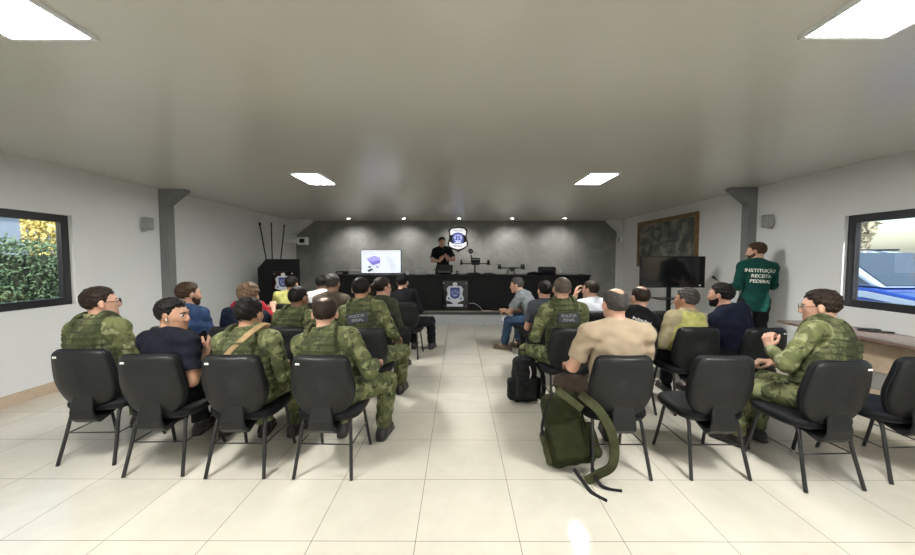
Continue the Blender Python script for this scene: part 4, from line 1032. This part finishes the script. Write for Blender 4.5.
# big drone: body on a mast over a round base, four arms with upright motors, camera ball on top
def drone(label, cx, Y, z, mastbase, s=1.0, small=False):
    t = thing('drone', label, 'drone', (cx, Y, z))
    if mastbase:
        b = MB(); b.lathe([(.16, 0), (.16, .018), (.10, .045), (.03, .055), (.001, .056)], n=28); b.build('round_base', m_black, t, True)
        b = MB(); b.tube([(0, 0, .05), (0, 0, .24)], .018, 10); b.build('mast', m_black, t, True)
        bz = .235
    else: bz = .13
    L_ = .33 * s
    b = MB(); b.box((-.075 * s, -.13 * s, bz), (.11 * s, .12 * s, bz + .05)); b.build('body_shell', m_black, t, bevel=.012)
    if mastbase:
        b = MB(); b.box((-.095, -.10, bz + .05), (.125, .10, bz + .17)); bt = b.build('battery_pack', m_black, t, bevel=.012)
        b = MB(); b.box((-.08, -.103, bz + .125), (.11, -.1, bz + .145)); b.build('vent_strip', m_greyp, bt)
        b = MB(); b.tube([(-.08, 0, bz + .17), (-.10, 0, bz + .29)], .016, 8); g_ = b.build('camera_mount', m_leg, t)
        b = MB(); b.lathe([(.001, -.06), (.035, -.045), (.058, -.01), (.058, .02), (.035, .05), (.001, .06)], (-.10, 0, bz + .33), 18); b.build('camera_ball', m_black, g_, True)
        b = MB(); b.tube([(-.10, -.045, bz + .33), (-.10, -.068, bz + .33)], .028, 14); b.build('lens', m_greyp, g_, True)
        b = MB(); b.box((-.13, -.02, bz + .245), (-.07, .02, bz + .262)); b.build('mount_plate', m_silver, g_)
    else:
        for sx in (-1, 1):
            b = MB(); b.tube([(sx * .06, -.10, bz), (sx * .09, -.12, .012), (sx * .09, .12, .012), (sx * .06, .10, bz)], .009, 8); b.build('landing_skid', m_leg, t)
        b = MB(); b.lathe([(.001, -.03), (.03, -.02), (.035, 0), (.03, .02), (.001, .03)], (0, -.12, bz - .02), 14); b.build('camera_ball', m_black, t, True)
    for sx in (-1, 1):
        for sy in (-1, 1):
            e = Vector((sx * L_, sy * L_ * .55, bz + .035)); b = MB(); b.tube([Vector((sx * .06, sy * .08, bz + .03)), e], .011, 8); ar = b.build('arm', m_leg, t)
            b = MB(); b.lathe([(.016, -.035), (.026, -.03), (.026, .04), (.014, .05), (.014, .09), (.001, .092)], e, 12); b.build('motor', m_black, ar, True)
            if not small or True:
                b = MB(); ang = .5 * sx + sy; dx, dy = math.cos(ang), math.sin(ang) * .3
                b.prism([(-.10, -.003), (.10, -.003), (.10, .003), (-.10, .003)], -.008, .008, Matrix.Translation(e + Vector((0, 0, .078 if sy > 0 else -.03))) @ Matrix.Rotation(ang, 4, 'Z')); b.build('propeller', m_black, ar)
    return t
c = at(474.8, 270, 9.05)
drone('large black drone on a round stand with a camera ball on top', c.x, 9.05, DZ, True)
c = at(511, 270, 9.05)
drone('flat black drone standing low on the desk, right of the large one', c.x, 9.05, DZ, False, .85)
for px, w, lab in ((469.5, .10, 'coil of black cable lying left of the drone stand on the desk'), (489, .17, 'tangle of black spare propellers on the desk between the two drones')):
    c = at(px, 272, 8.86); b = MB()
    for k in range(5):
        b.tube([(w * (1 - .13 * k) * math.cos(a) * 1.0, .05 * math.sin(a) * (1 - .1 * k), .010 + .009 * k + .004 * math.sin(3 * a)) for a in [i * PI / 12 for i in range(25)]], .006, 6)
    o = b.build('cable_coil' if w < .15 else 'spare_propellers', m_leg); o.location = (c.x, 8.86, DZ); tag(o, lab, 'cable' if w < .15 else 'propellers')
c = at(533.5, 272, 9.0); t = thing('cloth_bag', 'low black soft pouch left of the black carrying case on the desk', 'pouch', (c.x, 9.0, DZ))
b = MB(); b.lathe([(.16, 0), (.165, .02), (.12, .055), (.04, .07), (.001, .07)], n=24); b.build('pouch', CL['bagb'], t, True)
b = MB(); b.tube(smooth_path([(-.05, -.08, .05), (0, -.10, .085), (.05, -.08, .05)]), .006, 6); b.build('pull_cord', m_leg, t)
c0, c1 = at(539.3, 266.8, 9.02), at(556.6, 266.8, 9.02)
t = thing('carrying_case', 'rounded black carrying case on the desk beside the silver laptop', 'case', ((c0.x + c1.x) / 2, 9.02, DZ)); w = (c1.x - c0.x) / 2; hh = c0.z - DZ
b = MB(); b.box((-w, 0, 0), (w, .2, hh)); b.build('case_shell', m_black, t, bevel=.04)
b = MB(); b.tube(smooth_path([(-.06, -.004, hh * .8), (-.05, -.03, hh * .86), (.05, -.03, hh * .86), (.06, -.004, hh * .8)]), .007, 8); b.build('handle', m_leg, t)
b = MB(); b.box((-w * .6, -.003, hh * .2), (w * .6, 0, hh * .55)); b.build('front_pocket', MATS['badge royal blue'] and CL['darkblue'], t)
c = at(560, 273, 8.95); b = MB(); b.lathe([(.028, 0), (.032, .05), (.034, .085), (.001, .085)], n=16); o = b.build('drinking_glass', m_alu, None, True); o.location = (c.x, 8.95, DZ); tag(o, 'small clear tumbler between the black case and the silver laptop', 'glass')
laptop('open silver laptop at the right end of the long desk', 563.8, 578.5, 266.3, m_silver, 9.0)

# cable and socket at the platform
c = at(469, 303.5, DY0); c2 = on_floor(484, 312, PZ); b = MB()
b.tube(smooth_path([(c.x, DY0 - .015, c.z), (c.x + .10, DY0 - .02, c.z + .01), (c.x + .22, DY0 - .03, c.z - .05), (c.x + .33, DY0 - .05, c.z - .16), (c.x + .40, DY0 - .06, PZ + .008), (c.x + .55, DY0 - .06, PZ + .008)]), .007, 6)
tag(b.build('extension_cord', m_white, None, True), 'thin white cord hanging down the desk front beside the shield plaque', 'cord')
c = at(504.5, 318.5, PY); t = thing('power_socket', 'white power socket on the grey platform face', 'socket', (c.x, PY, c.z))
b = MB(); b.box((-.06, -.014, -.05), (.06, 0, .05)); b.build('cover_plate', m_white, t, bevel=.004)
b = MB(); b.box((-.02, -.016, -.02), (.02, -.013, .02)); b.build('outlet_holes', m_greyp, t)

# ------------------------------------------------------------------ camera box and small speakers on the walls
c = at(299, 241, 9.75)
t = thing('wall_projector', 'white box shaped device on a bracket on the left wall by the cement wall', 'projector', (WL, 9.75, c.z))
b = MB(); b.box((.43, -.08, -.10), (.68, .08, .10)); b.build('housing', m_white, t, bevel=.012)
b = MB(); b.box((.50, -.086, -.05), (.63, -.08, .055)); b.build('lens_window', m_glossblack, t)
b = MB(); b.box((0, -.12, -.13), (.04, .12, .13)).box((.04, -.04, -.04), (.43, .04, .04)); b.build('bracket', m_white, t)
for (px, py, x, s, lab) in ((148, 223.5, WL, 1, 'small grey wall speaker on the left wall before the grey column'), (765.5, 221, WR, -1, 'small grey wall speaker on the right wall before the grey column'), (622, 240, WR, -1, 'tiny white wall speaker at the far end of the right wall')):
    Y = abs(x) * F / abs(px - VX) * (.99 if px != 622 else 1)
    c = at(px, py, Y); t = thing('wall_speaker', lab, 'speaker', (x, Y, c.z)); k = 1.0
    M = Matrix.Scale(s, 4, (1, 0, 0))
    b = MB(); b.box((.02, -.075, -.09), (.10, .075, .09), M); b.build('speaker_box', m_greyp if px != 622 else m_white, t, bevel=.02)
    b = MB(); b.box((0, -.03, -.12), (.03, .03, -.02), M).box((.0, -.05, -.05), (.022, .05, .05), M); b.build('bracket', m_alu, t)
    b = MB(); b.box((.10, -.055, -.065), (.103, .055, .065), M); b.build('grille', m_silver, t)

# ------------------------------------------------------------------ painting, television on stand
m_paint = mat('dark storm painting', (.1, .1, .08), .35); N, L, bb = nodes(m_paint); v = coords(N)
mp = N.new('ShaderNodeMapping'); mp.inputs['Scale'].default_value = (1, 1.0, 1.7); L.new(v, mp.inputs[0])
n1 = noise(N, L, mp.outputs[0], 1.7, 7, .6, 1.6)
L.new(ramp(N, L, n1, [(.30, (.012, .016, .014)), (.45, (.04, .05, .045)), (.55, (.13, .135, .11)), (.63, (.27, .25, .20)), (.75, (.09, .09, .075))]), bb.inputs['Base Color'])
y0, y1 = 7.0, 9.34; zt, zb = 2.41, 1.33
t = thing('painting', 'large dark landscape painting in a golden brown frame on the right wall', 'painting', (WR, (y0 + y1) / 2, (zt + zb) / 2))
hy, hz_ = (y1 - y0) / 2, (zt - zb) / 2; b = MB(); f = .085
b.box((-.045, -hy, hz_ - f), (0, hy, hz_)).box((-.045, -hy, -hz_), (0, hy, -hz_ + f)).box((-.045, -hy, -hz_ + f), (0, -hy + f, hz_ - f)).box((-.045, hy - f, -hz_ + f), (0, hy, hz_ - f)); b.build('picture_frame', m_wood, t, bevel=.008)
b = MB(); b.box((-.02, -hy + f, -hz_ + f), (-.01, hy - f, hz_ - f)); b.build('canvas', m_paint, t)
TY = 6.25; a, c = at(640.3, 256.3, TY), at(703, 287.5, TY); w = (c.x - a.x) / 2
t = thing('television', 'large switched off television on a black floor stand in front of the painting', 'television', ((a.x + c.x) / 2, TY, 0))
b = MB(); b.box((-w, -.03, c.z), (w, .03, a.z)); k = b.build('casing', m_black, t, bevel=.005)
b = MB(); b.box((-w + .012, -.033, c.z + .02), (w - .012, -.03, a.z - .012)); b.build('screen', m_screen, t)
b = MB(); b.box((w - .10, -.035, c.z + .03), (w - .07, -.033, c.z + .05)); b.build('energy_sticker', m_tag, t)
pz = -.02
b = MB(); b.box((pz - .03, .03, .05), (pz + .03, .07, a.z - .1)); b.build('pole', m_leg, t)
b = MB(); b.box((pz - .24, -.12, at(0, 298.5, TY).z - .01), (pz + .24, .16, at(0, 298.5, TY).z + .01)); b.build('shelf', m_leg, t)
for sx in (-1, 1):
    b = MB(); b.box((pz + sx * .30 - .03, -.3, .02), (pz + sx * .30 + .03, .35, .06)); b.build('foot', m_leg, t)
b = MB(); b.box((pz - .33, .02, .03), (pz + .33, .08, .08)); b.build('cross_bar', m_leg, t)
b = MB(); b.tube(smooth_path([(.22, .04, c.z + .02), (.14, .05, c.z - .18), (.0, .06, c.z - .34), (.05, .08, c.z - .6)]), .006, 6); b.build('power_lead', m_leg, t, True)
# microphone on a stand in front of the standing man
c = at(713, 277.5, 5.75)
t = thing('microphone_stand', 'slim black microphone stand beside the standing man in green', 'microphone', (c.x + .22, 5.75, 0))
b = MB(); b.lathe([(.14, 0), (.14, .012), (.03, .025), (.001, .026)], n=24); b.build('stand_base', m_leg, t, True)
b = MB(); b.tube([(0, 0, .02), (0, 0, 1.05)], .010, 8); b.build('stand_pole', m_leg, t, True)
b = MB(); b.tube([(0, 0, 1.05), (-.16, 0, c.z - .04)], .007, 8); b.build('boom', m_leg, t, True)
b = MB(); b.tube([(-.16, 0, c.z - .04), (-.235, 0, c.z + .015)], [.012, .02], 10); b.build('microphone', m_black, t, True)

# ------------------------------------------------------------------ long side table under the right window
t = thing('side_table', 'long brown topped table under the right window, against the right wall', 'table', (4.0, 0, 0))
b = MB(); b.box((-.03, 1.2, .725), (.49, 4.62, .755)); b.build('tabletop', m_tabletop, t, bevel=.004)
b = MB(); b.box((.17, 1.3, .40), (.19, 4.35, .725)); b.build('modesty_panel', m_panel, t)
for y in (1.35, 2.8, 4.25):
    b = MB(); b.box((.19, y, 0), (.46, y + .03, .725)); b.build('side_support', m_panel, t)
c = on_floor(875, 330, .755); b = MB(); b.box((-.035, -.085, 0), (.035, .085, .018)); o = b.build('wallet', m_black, None, bevel=.004); o.location = (min(c.x, 4.4), c.y, .755); o.rotation_euler = (0, 0, R_(60)); tag(o, 'small black wallet on the brown table under the right window', 'wallet')
b = MB(); b.box((-.02, -.06, .018), (.02, .06, .020)); b.build('flap', CL['darkblue'], o)
c = on_floor(893, 331.5, .755); b = MB(); b.box((-.035, -.10, 0), (.035, .10, .010)); o = b.build('tablet', m_glossblack, None, bevel=.003); o.location = (min(c.x, 4.42), c.y, .755); o.rotation_euler = (0, 0, R_(60)); tag(o, 'flat black phone lying on the brown table, right of the wallet', 'phone')
b = MB(); b.box((-.03, -.09, .010), (.03, .09, .0112)); b.build('screen', m_screen, o)

# ------------------------------------------------------------------ backpacks
def backpack(label, loc, rz, tiltx, tilty, mb, ml, w, d_, hgt, straps):
    t = thing('backpack', label, 'backpack', loc, rz)
    M = Matrix.Rotation(tilty, 4, 'Y') @ Matrix.Rotation(tiltx, 4, 'X')
    Mi = np.array(M.to_3x3(), np.float32)
    def rbox(q, c, hb, r):
        e = np.abs(q - A(c)) - (A(hb) - r)
        return ln(np.maximum(e, 0)) + np.minimum(e.max(1), 0) - r
    def main(p):
        q = p @ Mi
        tw = 1 - .22 * np.clip(q[:, 2] / hgt, 0, 1) ** 2
        qq = q.copy(); qq[:, 0] = q[:, 0] / tw
        d = rbox(qq, (0, 0, hgt / 2), (w / 2, d_ / 2, hgt / 2), .05)
        return d + folds(p, .0035)
    g = hgt + .15
    surf(main, (-g, -g, -.15), (g, g, g + .1), .006, 'main_compartment', mb, t)
    def pocket(p):
        q = p @ Mi
        d = rbox(q, (0, -d_ / 2 - .012, hgt * .36), (w * .40, .045, hgt * .26), .035)
        return d + folds(p, .003)
    surf(pocket, (-g, -g, -.15), (g, g, g + .1), .006, 'front_pocket', mb if ml is None else mb, t)
    for s in (-1, 1):
        def sidep(p, s=s):
            q = p @ Mi
            return rbox(q, (s * (w / 2 + .005), 0, hgt * .28), (.035, d_ * .36, hgt * .24), .03) + folds(p, .003)
        surf(sidep, (-g, -g, -.15), (g, g, g + .1), .007, 'side_pocket', ml or mb, t)
    b = MB(); b.tube(smooth_path([M @ Vector(p) for p in ((-.035, d_ / 2 - .02, hgt - .01), (-.03, d_ / 2 - .01, hgt + .05), (.03, d_ / 2 - .01, hgt + .05), (.035, d_ / 2 - .02, hgt - .01))]), .009, 8); b.build('grab_handle', ml or mb, t, True)
    b = MB(); b.tube(smooth_path([M @ Vector(p) for p in ((-w / 2 * .82, -d_ * .42, hgt * .55), (-w / 2 * .75, -d_ * .40, hgt * .86), (0, -d_ * .40, hgt * .985), (w / 2 * .75, -d_ * .40, hgt * .86), (w / 2 * .82, -d_ * .42, hgt * .55))]), .005, 6); b.build('zip', m_leg if ml is None else ml, t, True)
    for pts, wd_, m_, nm in straps:
        P = smooth_path([Vector(p) for p in pts]); b = MB(); loops = []
        for i, p in enumerate(P):
            dr = (P[min(i + 1, len(P) - 1)] - P[max(i - 1, 0)]).normalized(); sd = dr.cross(Vector((.35, -1, .15))).normalized(); nn = sd.cross(dr).normalized()
            wd2 = wd_ / 2; th = .004 if wd_ < .04 else .009
            loops.append([p - sd * wd2 - nn * th, p + sd * wd2 - nn * th, p + sd * wd2 + nn * th, p - sd * wd2 + nn * th])
        b.rings(loops); b.build(nm, m_, t, bevel=.003)
    return t
c = on_floor(525, 404)
backpack('black backpack standing on the floor beside the aisle', (c.x, c.y + .08, .012), R_(8), 0, 0, CL['bagb'], None, .27, .17, .47,
         [([(.12, -.04, .42), (.17, -.10, .30), (.18, -.10, .12), (.16, -.06, .03)], .045, CL['bagb'], 'shoulder_strap'), ([(.02, -.12, .40), (.03, -.135, .34), (.02, -.14, .28)], .012, m_white, 'logo_tab'), ([(.13, -.07, .05), (.20, -.12, .008), (.28, -.16, .008)], .016, CL['bagb'], 'loose_strap')])
c = on_floor(574, 470)
backpack('olive green backpack slumped against the near chair on the aisle', (c.x + .01, c.y + .0, .045), R_(-14), R_(-16), R_(-17), CL['bag'], CL['bagl'], .32, .16, .50,
         [([(.02, -.02, .52), (.14, -.12, .45), (.22, -.17, .30), (.22, -.17, .12), (.13, -.14, .02), (.06, -.15, -.03)], .062, CL['bagl'], 'shoulder_strap'),
          ([(-.17, .0, .50), (-.21, -.03, .40), (-.235, -.03, .28), (-.235, -.04, .20)], .022, CL['bagb'], 'side_strap'),
          ([(-.02, -.12, .03), (.04, -.18, -.02), (.09, -.26, -.038), (.17, -.32, -.040)], .026, CL['bagb'], 'loose_strap'),
          ([(.10, -.13, .06), (.14, -.17, -.02), (.20, -.19, -.038), (.28, -.19, -.040)], .024, CL['bagb'], 'loose_strap'),
          ([(-.14, -.06, .55), (-.05, -.09, .50), (.03, -.09, .44)], .05, CL['bagl'], 'top_flap_band')])

# ------------------------------------------------------------------ outside
m_ground = noisy('outdoor paving', (.30, .29, .27), (.42, .41, .38), 2, .9)
b = MB(); b.box((-30, -12, -.22), (30, 40, -.12)); struct(b.build('ground_outside', m_ground))
m_leaf = noisy('hedge leaf', (.05, .10, .045), (.17, .25, .13), 7, .6, lo=.3, hi=.7)
m_leafy = noisy('yellow leaf', (.5, .41, .12), (.66, .57, .22), 5, .6)
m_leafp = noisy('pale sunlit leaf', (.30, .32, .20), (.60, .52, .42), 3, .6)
m_twig = noisy('twig brown', (.10, .07, .05), (.17, .13, .10), 9, .8)
rng = np.random.default_rng(3)
def leaves(name, m, pts, size, parent=None):
    n = len(pts); d1 = rng.normal(size=(n, 3)); d1 /= np.linalg.norm(d1, axis=1)[:, None]
    d2 = np.cross(d1, rng.normal(size=(n, 3))); d2 /= np.linalg.norm(d2, axis=1)[:, None]
    s = size * rng.uniform(.6, 1.3, n)[:, None]; nn = np.cross(d1, d2) * s * .25
    V = np.stack([pts - d1 * s, pts - d2 * s * .45 + nn, pts + d1 * s, pts + d2 * s * .45 + nn], 1).reshape(-1, 3)
    me = bpy.data.meshes.new(name); me.vertices.add(4 * n); me.vertices.foreach_set('co', V.astype(np.float32).ravel())
    q = np.arange(4 * n, dtype=np.int32).reshape(n, 4)
    tri = np.concatenate([q[:, [0, 1, 2]], q[:, [0, 2, 3]]]).astype(np.int32)
    me.loops.add(tri.size); me.loops.foreach_set('vertex_index', tri.ravel()); me.polygons.add(len(tri)); me.polygons.foreach_set('loop_start', np.arange(0, tri.size, 3, dtype=np.int32))
    me.update(calc_edges=True); me.materials.append(m); o = link(bpy.data.objects.new(name, me))
    if parent: o.parent = parent
    return o
t = thing('hedge', 'thick green hedge on a bank outside the left window', 'hedge', (-7.4, 4.5, -.12))
n = 22000; yy = rng.uniform(-4, 5, n); zz = rng.uniform(0, 1, n) ** .8 * (1.86 + .10 * np.sin(yy * 3) + .08 * np.sin(yy * 7))
xx = .9 - .35 * (zz / 2.1) ** 2 + rng.normal(0, .07, n) + .10 * np.sin(yy * 5 + zz * 4)
k = rng.uniform(0, 1, n) < .18; zz[k] = 1.86 + rng.normal(0, .07, k.sum()); xx[k] = rng.uniform(-.8, .6, k.sum())
leaves('foliage', m_leaf, np.stack([xx, yy, zz], 1), .035, t)
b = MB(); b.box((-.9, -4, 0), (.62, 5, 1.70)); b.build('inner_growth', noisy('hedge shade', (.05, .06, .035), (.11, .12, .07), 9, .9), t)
def tree(label, loc, h_, r, m, n, size, trunk_r=.12):
    t = thing('tree', label, 'tree', loc)
    b = MB(); b.tube([(0, 0, 0), (.05, .03, h_ * .35), (0, .1, h_ * .7)], [trunk_r, trunk_r * .8, trunk_r * .4], 10)
    for a in range(6): b.tube([(.03, .02, h_ * (.3 + .05 * a)), (r * .7 * math.cos(a), r * .7 * math.sin(a), h_ * (.55 + .05 * a))], [trunk_r * .4, .015], 6)
    b.build('trunk', m_twig, t, True)
    p = rng.normal(size=(n, 3)); p /= np.linalg.norm(p, axis=1)[:, None]; p *= (rng.uniform(.35, 1, n) ** .5)[:, None]
    p = p * np.array([r, r, h_ * .35]) + np.array([0, 0, h_ * .68]); p += .15 * r * np.sin(p * 3)
    leaves('crown', m, p, size, t); return t
tree('yellow leaved tree beyond the hedge outside the left window', (-12.0, 11.6, -.12), 3.6, .9, m_leafy, 3500, .10)
# pale building wall glimpsed beyond the hedge
b = MB(); b.box((-19, 6, -.12), (-14.5, 24, 3.4)); o = b.build('building', noisy('pale blue grey render', (.32, .38, .45), (.42, .48, .55), 1, .8)); tag(o, 'pale blue grey building beyond the hedge outside the left window', 'building')
b = MB(); b.box((-19.3, 5.7, 3.4), (-14.2, 24.3, 3.6)); b.build('roof', m_greyp, o)
b = MB(); b.box((-14.5, 8, 1.0), (-14.45, 10.4, 2.2)); b.build('window', m_screen, o)
for lab, x, y, hh, r in (('pale sunlit tree behind the car outside the right window', 10.3, 11.4, 4.2, 1.9), ('second pale sunlit tree further along beyond the car', 12.6, 6.6, 4.6, 1.9)):
    tree(lab, (x, y, -.12), hh, r, m_leafp, 3800, .12)
# car: the front end points towards the camera
m_cblue = mat('blue car paint', (.015, .06, .34), .25, coat=.8); m_cpale = mat('pale blue car paint', (.45, .58, .72), .22, coat=.8); m_cglass = mat('car glass', (.05, .07, .09), .06, spec=.6)
m_tyre = mat('tyre rubber', (.02, .02, .02), .8)
car = thing('car', 'blue and pale blue car parked outside the right window', 'car', (6.45, 6.9, -.12))
def carprof(x0, x1, pts, nm, m, bev=.03, par=car):
    b = MB(); M = Matrix.Rotation(PI / 2, 4, 'Z')
    # profile along y/z, extruded in x
    v = [(p[0], p[1]) for p in pts]
    vs0 = [b.b.verts.new((x0, y, z)) for y, z in v]; vs1 = [b.b.verts.new((x1, y, z)) for y, z in v]
    b.b.faces.new(vs0); b.b.faces.new(vs1[::-1]); n_ = len(v)
    for i in range(n_): b.b.faces.new((vs0[i], vs1[i], vs1[(i + 1) % n_], vs0[(i + 1) % n_]))
    return b.build(nm, m, par, bevel=bev)
carprof(0, 1.75, [(-2.25, .38), (-2.25, .85), (-2.1, 1.02), (-1.05, 1.18), (2.0, 1.22), (2.1, .9), (2.1, .38), (1.75, .30), (-1.9, .30)], 'body', m_cblue, .06)
cab = carprof(.10, 1.65, [(-1.15, 1.19), (-.35, 1.72), (.3, 1.80), (1.5, 1.76), (1.95, 1.22)], 'cabin', m_cpale, .05)
carprof(.085, .105, [(-.98, 1.23), (-.36, 1.63), (.25, 1.70), (.25, 1.23)], 'side_window', m_cglass, 0, cab)
carprof(.085, .105, [(.33, 1.23), (.33, 1.70), (1.35, 1.66), (1.72, 1.24)], 'side_window', m_cglass, 0, cab)
carprof(-.012, .01, [(-2.1, .98), (-1.0, 1.13), (2.0, 1.16), (2.0, 1.08), (-1.0, 1.03), (-2.1, .90)], 'side_stripe', m_cpale, .004)
b = MB(); b.prism([(.18, 0), (1.57, 0), (1.50, .93), (.25, .93)], -.006, .006, Matrix.Translation((0, -1.13, 1.22)) @ Matrix.Rotation(R_(-56), 4, 'X')); b.build('windscreen', m_cglass, car)
for x in (0.02, 1.55):
    for y in (-1.45, 1.4):
        M = Matrix.Translation((x + .09, y, .33)) @ Matrix.Rotation(PI / 2, 4, 'Y')
        b = MB(); b.lathe([(.18, -.11), (.30, -.11), (.33, -.08), (.33, .08), (.30, .11), (.18, .11)], n=28, M=M); w_ = b.build('wheel', m_tyre, car, True)
        b = MB(); b.lathe([(.19, -.10), (.19, .10)], n=20, M=M); b.build('rim', m_silver, w_)
b = MB(); b.box((-.16, -.72, 1.17), (-.01, -.60, 1.30)); b.build('door_mirror', m_cpale, car, bevel=.02)
for z in (0, 1):
    b = MB(); b.tube([(.2 + 1.35 * z, -.1, 1.80), (.2 + 1.35 * z, 1.3, 1.82)], .018, 8); b.build('roof_rail', m_leg, car)

# ------------------------------------------------------------------ light
w = bpy.data.worlds.new('sky'); bpy.context.scene.world = w; w.use_nodes = True
N = w.node_tree.nodes; L = w.node_tree.links; bg = N['Background']; sk = N.new('ShaderNodeTexSky'); sk.sky_type = 'NISHITA'
sk.sun_elevation = R_(38); sk.sun_rotation = R_(200); sk.sun_disc = False; sk.air_density = 1.2; sk.dust_density = 2.5
L.new(sk.outputs[0], bg.inputs[0]); bg.inputs[1].default_value = .40
sun = bpy.data.lights.new('sun', 'SUN'); sun.energy = 8; sun.angle = R_(2); sun.color = (1, .95, .88)
so_ = link(bpy.data.objects.new('sun', sun)); so_.rotation_euler = (R_(52), 0, R_(20))
vs = bpy.context.scene.view_settings
vs.view_transform = 'Standard'; vs.look = 'None'; vs.gamma = 1; vs.use_curve_mapping = False; vs.exposure = 0.0
cy = bpy.context.scene.cycles
cy.max_bounces = 8; cy.diffuse_bounces = 5; cy.glossy_bounces = 4; cy.transparent_max_bounces = 8; cy.sample_clamp_indirect = 6; cy.use_denoising = True
